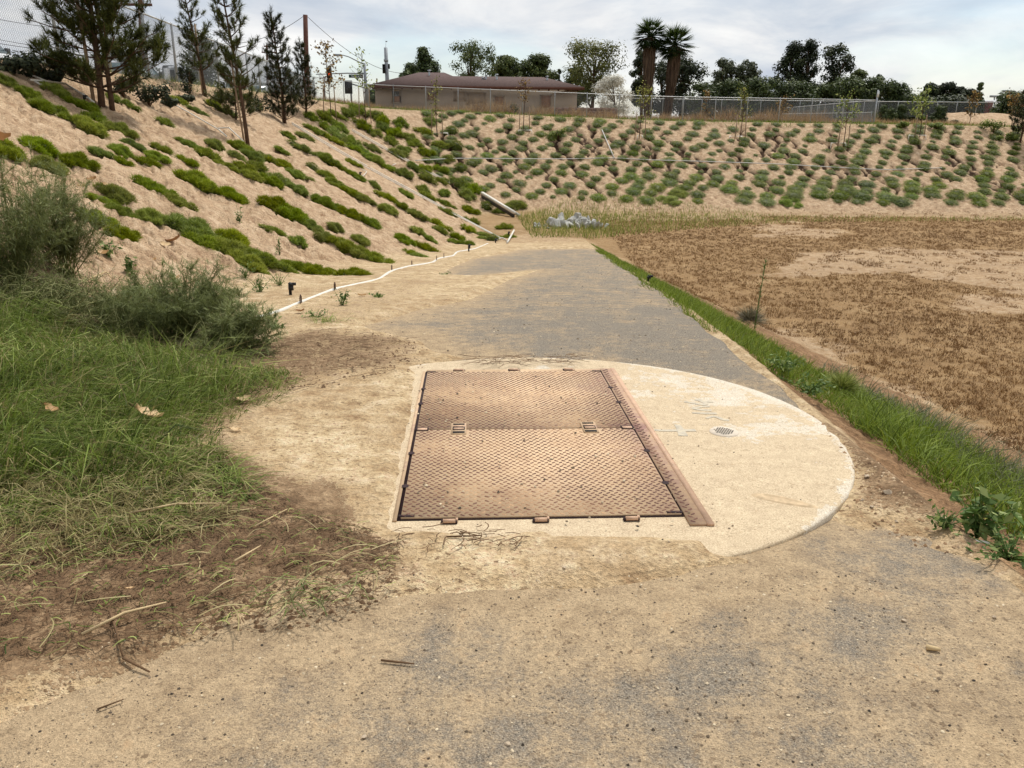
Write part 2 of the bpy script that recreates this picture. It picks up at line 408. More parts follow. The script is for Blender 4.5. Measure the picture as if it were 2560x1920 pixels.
c=n.mix(n.ramp(n.math('ADD',n.attr('mud'),n.math('ADD',n.math('MULTIPLY',n.math('SUBTRACT',mid,.5),1.5),n.math('MULTIPLY',n.math('SUBTRACT',fin,.5),1.3))),[(.42,0.),(.58,1.)]),c,mudc)
c=n.mix(n.attr('floor'),c,flo); c=n.mix(n.math('MULTIPLY',n.math('MULTIPLY',edge('pale',1.7,.40,1.0),.45),n.attr('floor')),c,palec)
c=n.mix(edge('bank',.5),c,bankc); c=n.mix(n.attr('top'),c,topc)
c=n.mix(.75,c,n.ramp(fin,[(.25,.22),(.5,.5),(.75,.74)]),'OVERLAY')
fk=n.noise(34,2,.6)
c=n.mix(n.math('MULTIPLY',n.ramp(fk,[(.615,0.),(.66,.75)]),n.ramp(wide,[(.38,.25),(.55,1.)])),c,S((104,78,54)))
c=n.mix(n.ramp(grit,[(.64,0.),(.70,.6)]),c,S((92,74,56)))
n.col(c)
hsum=n.math('ADD',mid,n.math('ADD',n.math('MULTIPLY',fin,.55),n.math('MULTIPLY',grit,.15)))
n.bump(hsum,.85,.045)
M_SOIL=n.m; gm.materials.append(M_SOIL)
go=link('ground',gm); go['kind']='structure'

# ---------------------------------------------------------------- asphalt path
def slabdip(x,y): return -.055*np.exp(-(((x-2.0)/.55)**2+((y-3.75)/.75)**2))
ys=np.concatenate([np.arange(-9,0,.6),np.arange(0,1.5,.2),1.5*np.exp(np.arange(0,math.log(26.8/1.5),.016))]); us=np.concatenate([np.linspace(0,1,130)])
YY,UU=np.meshgrid(ys,us,indexing='ij'); XL=-2.0+0*YY
XRr=xright(YY)+(fbm(YY*1.7,YY*0+3,4,77)-.5)*.16-.03-.30*np.exp(-((YY-3.85)/.55)**2)
XX=XL+(XRr-XL)*UU
ZZ=zpath(YY)+slabdip(XX,YY)+.004*(fbm(XX*1.5,YY*1.5,3,12)-.5)
top=np.stack([XX,YY,ZZ],-1); ny,nu=XX.shape
skirt=top[:,-1].copy(); skirt[:,2]-=.09; skirt[:,0]+=.015
V=np.concatenate([top.reshape(-1,3),skirt]); a=np.arange(ny-1)[:,None]*nu; b=np.arange(nu-1)[None]
Q1=np.stack([a+b,a+b+1,a+nu+b+1,a+nu+b],-1).reshape(-1,4); o=ny*nu; r_=np.arange(ny-1)
Q2=np.stack([r_*nu+nu-1,o+r_,o+r_+1,(r_+1)*nu+nu-1],-1)
x,y=V[:,0],V[:,1]; nb=fbm(x*.8,y*.8,4,41)
dust=.36+.10*ss(3.6,2.6,y)-.25*np.exp(-((x-1.6)/.9)**2-((y-6.7)/1.5)**2)-.12*np.exp(-((x-.2)/1.)**2-((y-14)/5)**2)
dust+=.62*np.exp(-(np.abs(sdpoly(x,y,EXP))/.30)**1.2)+.18*np.exp(-((np.hypot(x-.41,y-4.49)-1.75)/.25)**2)
dust+=.28*np.exp(-((x+.9)/.5)**2)*(y<2.6)
n=NM('asphalt',.93,.25)
agg=n.noise(190,2,.7); ag2=n.noise(70,3,.7); st=n.noise(2.3,4,.68); st2=n.noise(9,4,.7)
asp=n.ramp(agg,[(.3,S((94,88,79))),(.5,S((126,118,106))),(.68,S((156,147,131))),(.8,S((184,173,154)))])
dcol=n.ramp(st2,[(.3,S((154,131,101))),(.6,S((184,160,126))),(.8,S((168,138,103)))])
f=n.math('ADD',n.attr('dust'),n.math('ADD',n.math('MULTIPLY',n.math('SUBTRACT',st,.5),1.5),n.math('MULTIPLY',n.math('SUBTRACT',st2,.5),1.0)))
f=n.math('ADD',f,n.math('MULTIPLY',n.math('SUBTRACT',ag2,.5),.8))
c=n.mix(n.ramp(f,[(.18,.10),(.42,.42),(.60,.75),(.9,.97)]),asp,dcol)
c=n.mix(.8,c,n.ramp(n.math('ADD',n.math('MULTIPLY',agg,.55),n.math('MULTIPLY',ag2,.45)),[(.32,.24),(.5,.5),(.68,.76)]),'OVERLAY')
c=n.mix(n.ramp(n.noise(110,1,.5),[(.68,0.),(.73,.75)]),c,S((62,56,50)))
c=n.mix(n.ramp(agg,[(.70,0.),(.76,.6)]),c,S((222,208,182)))
c=n.mix(n.math('MULTIPLY',n.ramp(n.noise(30,2,.6),[(.62,0.),(.67,.6)]),n.ramp(st,[(.4,.2),(.6,1.)])),c,S((96,76,56)))
n.col(c); n.bump(n.math('ADD',agg,n.math('MULTIPLY',ag2,1.2)),.7,.012); M_ASPH=n.m
pm=npmesh('asphalt_path',V,[Q1,Q2],{'dust':dust},True); pm.materials.append(M_ASPH); po=link('asphalt_path',pm); po['kind']='structure'

# ---------------------------------------------------------------- round concrete slab with hatch
SC=np.array([.41,4.49]); SR=1.70
def zslab(y): return zpath(y)+.012
def slabpt(px,py):
    return cast(px,py,lambda x,y: zslab(y))
rs=np.concatenate([[0.],np.linspace(.08,SR-.03,26),[SR-.012,SR-.003,SR,SR+.004]]); th=np.linspace(0,2*np.pi,180,endpoint=False)
R2,T2=np.meshgrid(rs[1:],th,indexing='ij'); er=(fbm(T2*9,T2*0,3,3)-.5)*.012*(R2>SR-.04)
SX=SC[0]+(R2+er)*np.cos(T2); SY=SC[1]+(R2+er)*np.sin(T2)
drop=np.where(R2>=SR+.003,.11,np.where(R2>=SR-.0005,.014,np.where(R2>SR-.004,.006,np.where(R2>SR-.02,.0015,0))))
SZ=zslab(SY)-drop
# shallow gouge and foot scuffs pressed into the surface
gp=slabpt(1960,1252); gx,gy=gp[0],gp[1]
ca,sa=math.cos(-.55),math.sin(-.55)
def gouge(X,Y):
    u=(X-gx)*ca+(Y-gy)*sa; v=-(X-gx)*sa+(Y-gy)*ca
    return np.exp(-(u/.13)**4-(v/.035)**2)
V=np.concatenate([[[SC[0],SC[1],float(zslab(SC[1]))]],np.stack([SX,SY,SZ],-1).reshape(-1,3)])
nr_,nt_=SX.shape; i=1+np.arange(nr_-1)[:,None]*nt_; j=np.arange(nt_)[None]; k=(j+1)%nt_
Q=np.stack([i+j,i+nt_+j,i+nt_+k,i+k],-1).reshape(-1,4); T=np.stack([np.zeros(nt_,int),1+np.arange(nt_),1+(np.arange(nt_)+1)%nt_],-1)
n=NM('concrete',.9,.25)
cm=n.noise(2.6,4,.66); c2=n.noise(16,4,.7); c3=n.noise(150,2,.6)
conc=n.ramp(c3,[(.3,S((194,183,163))),(.7,S((222,212,192)))])
du=n.ramp(c2,[(.3,S((174,148,112))),(.7,S((204,180,142)))])
f=n.math('ADD',n.math('MULTIPLY',cm,1.3),n.math('ADD',n.math('MULTIPLY',c2,.9),n.attr('dust')))
c=n.mix(n.ramp(f,[(.7,.05),(1.2,.32),(1.8,.75)]),conc,du)
c=n.mix(n.ramp(n.noise(38,3,.7),[(.60,0.),(.68,.5)]),c,S((150,122,90)))
c=n.mix(n.ramp(n.noise(110,1,.5),[(.70,0.),(.75,.75)]),c,S((70,58,46)))
c=n.mix(.6,c,n.ramp(c3,[(.3,.3),(.5,.5),(.7,.7)]),'OVERLAY'); n.col(c); n.bump(n.math('ADD',c2,n.math('MULTIPLY',c3,.25)),.35,.012); M_CONC=n.m
x,y=V[:,0],V[:,1]; dd=.25*ss(4.9,3.9,y)+.25*ss(1.75,1.0,x)*ss(4.6,3.6,y)-.12*ss(1.0,2.0,x)+.25*ss(5.75,6.1,y)*ss(1.2,.2,x)-.35*np.exp(-((np.hypot(x-SC[0],y-SC[1])-SR)/.05)**2)
sm=npmesh('concrete_slab',V,[T,Q],{'dust':dd},True); sm.materials.append(M_CONC)
slab=link('concrete_slab',sm); tag(slab,'round pale concrete slab with dust film around the steel hatch','slab')

# scuffed hollow in the slab, a shallow flake with raised rim, as a part
uu=np.linspace(-1,1,34); vv=np.linspace(-1,1,16); U_,V_=np.meshgrid(uu,vv,indexing='ij')
X_=gx+(U_*.15)*ca-(V_*.042)*sa; Y_=gy+(U_*.15)*sa+(V_*.042)*ca
rad=np.hypot(U_,V_*(1.15+.3*U_)); hgt=.006*np.exp(-((rad-.78)/.14)**2)*(.6+.8*fbm(U_*3,V_*3,2,4))+.0012*ss(1.05,.95,rad)-.006*ss(1.0,1.25,rad)
me=npmesh('spall',np.stack([X_,Y_,zslab(Y_)+hgt],-1).reshape(-1,3),np.stack([(np.arange(33)[:,None]*16+np.arange(15)[None]),(np.arange(33)[:,None]*16+np.arange(15)[None])+16,(np.arange(33)[:,None]*16+np.arange(15)[None])+17,(np.arange(33)[:,None]*16+np.arange(15)[None])+1],-1).reshape(-1,4),{'rnd':np.full(34*16,.5)},True)
me.materials.append(plain('spall_dust',S((196,172,138)),.95,0,.22,30)); sp=link('spall',me,slab); sp['label']='shallow scuffed hollow in the slab surface'

# faint grey spray-paint strokes
n=NM('faded_spray_paint',.9,.2); pf=n.noise(30,5,.7)
n.col(n.ramp(pf,[(.35,S((172,163,146))),(.52,S((192,181,160))),(.68,S((206,192,164)))])); M_SPRAY=n.m
def stroke(pts,w,z=.0022):
    P=np.array([slabpt(*p) for p in pts]); 
    # resample
    L_=np.concatenate([[0],np.cumsum(np.linalg.norm(np.diff(P,axis=0),axis=1))]); s_=np.linspace(0,L_[-1],14)
    P=np.stack([np.interp(s_,L_,P[:,k]) for k in range(3)],1); P[:,2]=zslab(P[:,1])+z
    T_=np.gradient(P,axis=0); nn_=np.stack([-T_[:,1],T_[:,0],0*T_[:,0]],1); nn_/=np.linalg.norm(nn_,axis=1)[:,None]+1e-9
    wv=w*np.linspace(.7,1.1,14)[:,None]*.5; q=np.arange(13)
    mb=MB(); mb.add(np.concatenate([P-nn_*wv,P+nn_*wv]),np.stack([q,q+1,q+15,q+14],-1)); return mb
zz=lambda a,b:(1620+a/4.536,980+b/4.536)
for pts,w in [([zz(410,112),zz(520,128),zz(640,150),zz(660,130),zz(600,100),zz(540,84)],.035),([zz(640,112),zz(735,110)],.035),([zz(700,165),zz(600,170),zz(505,188),zz(600,205),zz(720,212)],.03),([zz(500,238),zz(640,244),zz(780,246)],.03),([zz(660,300),zz(740,278),zz(800,292),zz(850,315),zz(920,322)],.03),([zz(30,430),zz(180,440),zz(330,438),zz(540,436)],.035),([zz(330,372),zz(370,430),zz(400,500)],.05)]:
    so=stroke(pts,w).build('spray_mark',M_SPRAY,slab)
# drain cover
dp=slabpt(1810,1080); 
drain=empty('drain_cover',(dp[0],dp[1],float(zslab(dp[1]))-.0)); tag(drain,'small round perforated drain cover set in the concrete slab','drain cover')
M_DRAIN=plain('drain_steel',S((206,192,172)),.75,0,.1,40); M_BLACK=plain('dark_void',(.012,.01,.009),.9,0,.1)
tilt=math.atan(-.028); mb=MB(); th=np.linspace(0,2*np.pi,40,endpoint=False)
ring=lambda r,z:np.stack([r*np.cos(th),r*np.sin(th),z+r*np.sin(th)*-.028],-1)
j=np.arange(40);k=(j+1)%40
mb.add(np.concatenate([ring(.084,.001),ring(.080,.006),np.array([[0,0,.006]])]),[np.stack([j,k,40+k,40+j],-1),np.stack([40+j,40+k,np.full(40,80)],-1)]); mb.build('cover_plate',M_DRAIN,drain)
mh=MB()
for a in range(-4,5):
    for b in range(-4,5):
        hx,hy=a*.0145+(b%2)*.0072-.006,b*.0135
        if math.hypot(hx,hy)<.058:
            q=np.linspace(0,2*np.pi,8,endpoint=False); ring_=np.stack([hx+.0045*np.cos(q),hy+.0045*np.sin(q),np.full(8,.0085)-.028*hy],-1)
            mh.add(np.concatenate([ring_,[[hx,hy,.0085-.028*hy]]]),np.stack([np.arange(8),(np.arange(8)+1)%8,np.full(8,8)],-1))
ho=mh.build('holes',M_BLACK,drain); ho['kind']='stuff'

# ---------------------------------------------------------------- steel hatch
n=NM('dusty_oxide_paint',.72,.35)
pn=n.noise(5.,4,.66); p2=n.noise(40,3,.7)
geo=n.N('ShaderNodeSeparateXYZ'); n.L(n.pos(),geo.inputs[0])
wx=n.ramp(n.math('DIVIDE',n.math('SUBTRACT',geo.outputs[0],.3),.7),[(.5,0.),(.98,.5)])
wy=n.ramp(n.math('ABSOLUTE',n.math('SUBTRACT',geo.outputs[1],4.48)),[(.0,.30),(.12,.0)])
lx=n.ramp(n.math('DIVIDE',n.math('ADD',geo.outputs[0],.32),.12),[(.0,.22),(1.,.0)])
f=n.math('ADD',n.math('ADD',wx,wy),n.math('ADD',lx,n.math('ADD',n.math('MULTIPLY',n.math('SUBTRACT',pn,.5),1.5),n.math('MULTIPLY',n.math('SUBTRACT',p2,.5),.7))))
paint=n.ramp(p2,[(.3,S((122,84,78))),(.7,S((150,110,100)))])
dustc=n.ramp(pn,[(.3,S((186,154,120))),(.6,S((208,178,140))),(.8,S((220,194,156)))])
n.col(n.mix(n.ramp(f,[(.18,0.),(.8,.9)]),dustc,paint)); n.bump(p2,.15,.004); M_HATCH=n.m
M_LUG=leafmat('worn_tread',S((92,58,48)),S((126,88,66)),S((188,152,114)),0.,.65); M_GAP=plain('dark_gap',(.03,.012,.012),.8,0,.2)  # gap colour: near-black brown for the gap plate, pockets, recesses and notches
M_STEEL=plain('hatch_steel',S((196,160,130)),.6,0,.15,20)
hc=(.31,4.49)
hatch=empty('access_hatch',(hc[0],hc[1],float(zslab(hc[1])))); hatch.rotation_euler=(math.atan(-.0279),0,0)
tag(hatch,'rusty brown double leaf access hatch of raised tread steel plate','hatch')
seam=slabpt(1300,1076)[1]-hc[1]; HX0,HX1=-.32-hc[0],.94-hc[0]; HY0,HY1=3.28-hc[1],5.71-hc[1]
MB().box(((HX0+HX1)/2+.0,(HY0+HY1)/2,.002),(HX1-HX0+.03,HY1-HY0+.012,.004)).build('gap_plate',M_GAP,hatch)
def lugs(x0,x1,y0,y1,z,skip=()):
    mb=MB(); px_,py_=.037,.049; xs=np.arange(x0+.012,x1-.01,px_); ys_=np.arange(y0+.014,y1-.012,py_)
    P=[];A=[]
    for a,(ox,oy,an) in enumerate(((0,0,-.62),(.0185,.0245,.62))):
        gx_,gy_=np.meshgrid(xs+ox,ys_+oy); P.append(np.stack([gx_.ravel(),gy_.ravel()],1)); A.append(np.full(gx_.size,an))
    P=np.concatenate(P);A=np.concatenate(A); m=(P[:,0]<x1-.012)&(P[:,1]<y1-.012)
    for (a,b,c,d) in skip: m&=~((P[:,0]>a)&(P[:,0]<b)&(P[:,1]>c)&(P[:,1]<d))
    P=P[m];A=A[m]+rng.normal(0,.03,m.sum())
    base=np.array([[-.0145,0,0],[-.007,.0048,0],[.007,.0048,0],[.0145,0,0],[.007,-.0048,0],[-.007,-.0048,0],[-.008,0,.0042],[.008,0,.0042]])
    fq=np.array([[1,0,6,6],[1,6,7,2],[0,5,6,6],[5,4,7,6],[2,7,3,3],[3,7,4,4]])
    ca,sa=np.cos(A),np.sin(A)
    V=np.empty((len(P),8,3)); V[:,:,0]=P[:,0,None]+base[:,0]*ca[:,None]-base[:,1]*sa[:,None]; V[:,:,1]=P[:,1,None]+base[:,0]*sa[:,None]+base[:,1]*ca[:,None]; V[:,:,2]=z+base[:,2]
    o=np.arange(len(P))[:,None]*8
    t3=np.array([[0,6,1],[0,5,6],[2,7,3],[3,7,4]]); q4=np.array([[1,6,7,2],[5,4,7,6]])
    mb.add(V.reshape(-1,3),[(o[:,:,None]+t3[None]).reshape(-1,3),(o[:,:,None]+q4[None]).reshape(-1,4)],np.repeat(np.clip(1.9*(fbm(P[:,0]*3.1+5,P[:,1]*3.1,4,14)-.5)+.42+rng.normal(0,.16,len(P))-.5*ss(.35,.62,P[:,0]),0,1),8)); return mb
LT=.011
hnd=[(slabpt(1147,1077)[0]-hc[0]),(slabpt(1474,1076)[0]-hc[0])]
skips=[(h-.055,h+.055,seam-.10,seam+.10) for h in hnd]+[(HX0-.1,HX0+.07,seam-.04,seam+.035),(HX1-.07,HX1+.1,seam-.04,seam+.035)]
for nm,y0,y1,lab in (('leaf',HY0+.004,seam-.009,'near leaf of the hatch, dusty with bare corner'),('leaf',seam+.009,HY1-.004,'far leaf of the hatch, evenly dusty')):
    lf=MB().box(((HX0+HX1)/2,(y0+y1)/2,LT/2+.002),(HX1-HX0-.012,y1-y0,LT-.002)).build(nm,M_HATCH,hatch); lf['label']=lab
    t=lugs(HX0+.006,HX1-.006,y0,y1,LT+.001,skips).build('tread_pattern',M_LUG,lf); t['kind']='stuff'
fr=MB(); FW=.10
fr.box((HX1+FW/2+.006,(HY0+HY1)/2-.02,LT/2),(FW,HY1-HY0+.16,LT)).box((HX0-.02,(HY0+HY1)/2,LT/2-.001),(.018,HY1-HY0+.03,LT-.003))
fr.box(((HX0+HX1)/2,HY1+.035,LT/2-.002),(HX1-HX0+.01,.06,LT-.004))
fo=fr.build('frame',M_HATCH,hatch)
ft=lugs(HX1+.012,HX1+FW-.03,HY0-.09,HY1+.05,LT+.0005).build('tread_pattern',M_LUG,fo); ft['kind']='stuff'
MB().box((HX1+FW-.004,(HY0+HY1)/2-.02,LT/2+.0015),(.03,HY1-HY0+.17,LT+.001)).build('edge_angle',M_STEEL,hatch)
for p in ((1124,1323),(1357,1321),(1588,1318)):
    w=slabpt(*p); u=w[0]-hc[0]; yb=HY0-.045
    h=MB().box((u-.004,yb+.012,.006),(.07,.026,.012)).build('hinge_pocket',M_GAP,hatch)
    mb=MB(); mb.tube([(u-.030,yb+.008,.011),(u+.024,yb+.008,.011)],.0105,10); mb.box((u+.030,yb+.024,.010),(.010,.022,.010)); mb.build('hinge',M_STEEL,hatch,True)
for p in ((1148,929),(1285,929),(1422,929)):
    w=slabpt(*p); u=w[0]-hc[0]; yb=HY1+.03
    MB().box((u,yb+.006,.006),(.085,.04,.012)).build('hinge_pocket',M_GAP,hatch)
    mb=MB(); mb.tube([(u-.036,yb,.012),(u+.026,yb,.012)],.011,10); mb.box((u+.032,yb-.012,.010),(.014,.028,.012)); mb.build('hinge',M_STEEL,hatch,True)
for u in hnd:
    b=MB().box((u,seam,.0145),(.088,.185,.005)).build('lift_plate',M_HATCH,hatch)
    s=MB(); s.box((u,seam-.068,.0174),(.068,.030,.001)); s.box((u,seam+.07,.0174),(.066,.024,.001)); s.box((u,seam-.004,.0174),(.07,.056,.001)); s.build('slot',M_BLACK,b)
    s=MB(); s.box((u,seam-.012,.019),(.058,.024,.004)).box((u-.004,seam+.03,.0185),(.06,.012,.003)); s.build('latch',M_STEEL,b)
for u,s_ in ((HX0+.035,1),(HX1-.035,-1)):
    MB().box((u,seam-.002,.0130),(.075,.058,.003)).build('corner_recess',M_GAP,hatch)
    MB().box((u+.002*s_,seam-.004,.015),(.055,.034,.003)).build('corner_block',M_STEEL,hatch)
for u,ys_ in ((HX0-.0,(.78,.45,-.42,-.86)),(HX1+.0,(.78,.45,-.42,-.86))):
    for v in ys_:
        q=np.linspace(0,2*np.pi,12,endpoint=False); mb=MB(); mb.add(np.concatenate([np.stack([u+.017*np.cos(q),v+.022*np.sin(q),np.full(12,LT+.0034)],-1),[[u,v,LT+.0034]]]),np.stack([np.arange(12),(np.arange(12)+1)%12,np.full(12,12)],-1)); mb.build('finger_notch',M_GAP,hatch)
for u,v in ((HX0+.03,HY0+.018),(HX1-.035,HY0+.018),(HX0+.03,HY1-.015),(HX1-.03,HY1-.015)):
    MB().box((u,v,LT+.002),(.07,.022,.003)).build('corner_notch',M_GAP,hatch)

# ================================================================ PLANTS: builders
def unit(v): return v/(np.linalg.norm(v,axis=-1,keepdims=True)+1e-9)
def blades(mb,P,D,Ln,w,droop,seg=2,rnd=None,r=rng):
    """grass blades: P base, D start direction, Ln length, w width, droop amount"""
    n_=len(P); D=unit(D); Ln=np.broadcast_to(Ln,(n_,))[:,None]; w=np.broadcast_to(w,(n_,))[:,None]; droop=np.broadcast_to(droop,(n_,))[:,None]
    h=np.cross(D,np.array([0,0,1.])); bad=np.linalg.norm(h,axis=1)<.05; h[bad]=[1,0,0]; h=unit(h+r.normal(0,.35,h.shape))
    out_=D.copy(); out_[:,2]=0; out_=unit(out_+r.normal(0,.15,out_.shape)*np.array([1,1,0]))
    if rnd is None: rnd=r.random(n_)
    if seg==1:
        tip=P+D*Ln+(out_*.5-np.array([0,0,.4]))*droop*Ln
        V=np.stack([P-h*w/2,P+h*w/2,tip],1); mb.add(V.reshape(-1,3),np.arange(n_*3).reshape(-1,3),np.stack([rnd*.6,rnd*.6,rnd],1).ravel())
    else:
        m=P+D*Ln*.55+(out_*.15)*droop*Ln; t=m+(D*(1-droop*.8)+out_*droop-np.array([0,0,.75])*droop)*Ln*.5
        V=np.stack([P-h*w/2,P+h*w/2,m-h*w*.42,m+h*w*.42,t],1); o=np.arange(n_)[:,None]*5
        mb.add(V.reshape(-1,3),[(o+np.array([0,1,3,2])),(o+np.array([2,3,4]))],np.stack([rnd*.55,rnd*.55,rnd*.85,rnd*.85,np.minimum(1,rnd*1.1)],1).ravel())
def leaves(mb,P,Nrm,s,asp=.45,rnd=None,r=rng):
    """diamond leaves at P, facing Nrm"""
    n_=len(P); Nrm=unit(Nrm+r.normal(0,.25,P.shape)); a=unit(np.cross(Nrm,r.normal(0,1,P.shape))); b=np.cross(Nrm,a); s=np.broadcast_to(s,(n_,))[:,None]
    if rnd is None: rnd=r.random(n_)
    bend=Nrm*s*r.uniform(-.25,.15,(n_,1))
    V=np.stack([P-a*s*.5,P-b*s*asp*.5,P+a*s*.5+bend,P+b*s*asp*.5],1)
    mb.add(V.reshape(-1,3),np.arange(n_*4).reshape(-1,4),np.repeat(rnd,4))
def inpx(n_,poly,hf=height,maxtry=30,r=rng,uniform=False):
    """n_ random ground points seen inside a pixel polygon (even per ground area inside its ground outline)"""
    wp=np.array([p for p in worldpoly(poly,hf)]); lo,hi=wp.min(0),wp.max(0); res=[]
    for _ in range(maxtry):
        q=r.uniform(lo,hi,(n_*2,2)); q=q[inpoly(q[:,0],q[:,1],wp)]; res.append(q)
        if sum(map(len,res))>=n_: break
    q=np.concatenate(res)[:n_]; return np.c_[q,height(q[:,0],q[:,1])]
G=lambda *c:S(c)
M_LUSH=leafmat('lush_grass',G(60,76,24),G(122,140,58),G(196,200,124),.35)
M_DRYGR=leafmat('straw_grass',G(92,84,48),G(146,134,86),G(200,184,136),.25)
M_MAT=leafmat('groundcover_leaf',G(60,72,20),G(126,142,56),G(188,194,104),.3,objvar=True)
M_CUSH=leafmat('cushion_leaf',G(52,64,18),G(116,134,48),G(180,188,92),.3,objvar=True)
M_FENN=leafmat('feathery_leaf',G(72,80,40),G(132,140,84),G(196,196,142),.3)
M_TANG=leafmat('pale_weed',G(76,84,40),G(124,130,74),G(186,184,128),.25)
M_BANK=leafmat('bank_grass',G(60,74,14),G(116,136,38),G(176,186,86),.35)
M_SEED=leafmat('seed_grass',G(72,80,48),G(112,114,82),G(160,150,122),.3)
M_STUB=leafmat('brown_stubble',G(98,68,38),G(138,103,60),G(178,143,92),.15)
M_TOE=leafmat('toe_weed',G(92,104,40),G(142,150,70),G(206,204,130),.3)
M_BUFF=leafmat('buff_grass',G(122,96,66),G(168,138,98),G(206,180,136),.2)
M_TWIG=plain('brown_twig',G(104,80,56),.9,0,.3,12); M_PALETWIG=plain('pale_twig',G(196,172,130),.9,0,.2,12)
M_BARK=plain('bark',G(86,66,50),.95,0,.35,14); M_STAKE=plain('weathered_stake',G(150,128,104),.9,0,.2,10)
M_DEAD=leafmat('dead_leaf',G(122,80,44),G(190,150,104),G(226,200,156),.2)
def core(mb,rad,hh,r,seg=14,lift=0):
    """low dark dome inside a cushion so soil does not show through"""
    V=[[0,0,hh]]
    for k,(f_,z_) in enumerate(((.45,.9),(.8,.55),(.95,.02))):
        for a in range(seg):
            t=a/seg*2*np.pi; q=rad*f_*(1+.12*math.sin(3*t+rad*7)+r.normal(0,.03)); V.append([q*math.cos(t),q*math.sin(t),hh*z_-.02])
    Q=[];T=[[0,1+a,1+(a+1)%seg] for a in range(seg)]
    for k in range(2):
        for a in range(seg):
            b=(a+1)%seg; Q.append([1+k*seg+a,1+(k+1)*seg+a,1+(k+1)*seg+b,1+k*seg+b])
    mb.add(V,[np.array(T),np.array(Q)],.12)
def mat_mesh(seed,n_,ls,flat=.22,mat=M_MAT,lobes=6,compact=False):
    """spreading groundcover, unit radius: several lobes, each a shell of tiny sprigs"""
    r=np.random.default_rng(seed); mb=MB(); cs=[(r.normal(0,.08),r.normal(0,.08),r.uniform(.3,.42))]+[(*(r.uniform(.25,.88)*np.array([math.cos(t)*1.05,math.sin(t)*.85])),r.uniform(.13,.30)) for t in np.linspace(0,6.28,lobes,endpoint=False)+r.normal(0,.25,lobes)]
    if compact: cs=[(0,0,.72)]+[(r.uniform(.3,.5)*math.cos(t),r.uniform(.3,.5)*math.sin(t),r.uniform(.34,.5)) for t in np.linspace(0,6.28,lobes,endpoint=False)+r.uniform(0,2)]
    for (cx,cy,cr) in cs:
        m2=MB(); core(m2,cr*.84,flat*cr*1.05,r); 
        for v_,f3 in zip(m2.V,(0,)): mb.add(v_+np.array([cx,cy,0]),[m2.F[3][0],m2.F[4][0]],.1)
        k=int(n_*cr*cr/sum(c[2]**2 for c in cs)); a=r.uniform(0,2*np.pi,k); q=np.sqrt(r.random(k))
        P=np.stack([cx+cr*q*np.cos(a),cy+cr*q*np.sin(a),flat*cr*1.35*np.sqrt(1-.92*q**2)+r.normal(0,.012,k)],1)
        D=np.stack([np.cos(a)*(.35+q),np.sin(a)*(.35+q),np.full(k,.75)],1)+r.normal(0,.5,(k,3)); D[:,2]=np.abs(D[:,2])+.1
        Ln=ls*r.uniform(.6,1.5,k)
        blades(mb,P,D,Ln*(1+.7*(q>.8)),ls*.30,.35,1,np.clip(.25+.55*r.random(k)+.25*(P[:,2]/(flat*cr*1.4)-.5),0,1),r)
    return mb.mesh('groundcover',False,[mat])
NEAR=[mat_mesh(100+i,6500,.10,.62,M_MAT,13+i) for i in range(6)]
MIDM=[mat_mesh(200+i,2000,.15,.66,M_MAT,11+i) for i in range(6)]
CUSH=[mat_mesh(300+i,800,.15,.52,M_CUSH,4,True) for i in range(6)]
def put(name,me,p,rad,rz,hs=1.,ry=None,parent=None,nrm=None):
    o=bpy.data.objects.new(name,me); COL.objects.link(o)
    nm=Vector(normal(p[0],p[1]) if nrm is None else nrm); q=nm.to_track_quat('Z','Y').to_matrix().to_4x4()
    o.matrix_world=Matrix.Translation(Vector(p))@q@Matrix.Rotation(rz,4,'Z')@Matrix.Diagonal((rad,ry or rad,rad*hs,1))
    return o
LEFT_MATS=[(40,220,100),(160,250,95),(165,297,115),(265,315,85),(305,257,60),(410,307,42),(470,268,70),(545,275,70),(55,400,125),(145,392,115),(275,397,75),(335,398,90),(355,377,80),(440,392,85),(505,381,85),(560,380,80),(620,385,90),(520,468,135),(600,432,90),(650,443,95),(720,427,95),(425,492,120),(330,520,130),(265,515,90),(265,570,125),(700,535,120),(745,555,80),(715,592,88),(520,610,170),(620,635,150),(560,640,160),
 (640,387,75),(700,377,42),(785,392,90),(720,342,45),(670,437,90),(735,430,85),(800,432,60),(865,432,58),(780,497,105),(850,472,95),(915,459,60),(935,515,90),(905,556,88),(985,508,68),(1013,488,45),(850,620,120),(905,640,130),(835,690,150),(780,680,110),(865,587,100),(1030,612,92),(1060,590,60),(1070,556,88),(1035,640,70),
 (840,311,70),(790,306,60),(812,342,70),(855,350,75),(880,365,60),(905,387,60),(930,372,40),(882,412,42),(960,412,65),(995,387,48),(1010,438,48),(1032,420,40),(1062,425,45),(1068,450,45),(1055,478,50),(1068,495,45),(1105,428,42),(1104,455,42),(1110,485,44),(1112,512,46),(1120,535,44),(1150,462,52),(1165,490,50),(1180,475,46),(1172,530,50),(1178,560,50),(1120,590,70),(1150,610,60),(1190,585,60),(1215,602,58),(1262,572,40),(1270,595,36),(1255,530,45),(1290,517,48),(1215,520,34),
 (890,277,55),(868,285,45),(935,290,42),(955,305,45),(1000,311,45),(905,318,48),(940,335,40),(960,322,40),(985,335,45),(1015,345,40),(1035,360,42),(975,355,38),(1010,375,36),(760,345,45),(840,290,40),(1075,305,36),(1060,330,38),(1100,365,36),(1065,385,40),(1130,330,34),(1140,370,34),(1120,400,36),(1150,425,34)]
rm=np.random.default_rng(55); MATS=[]
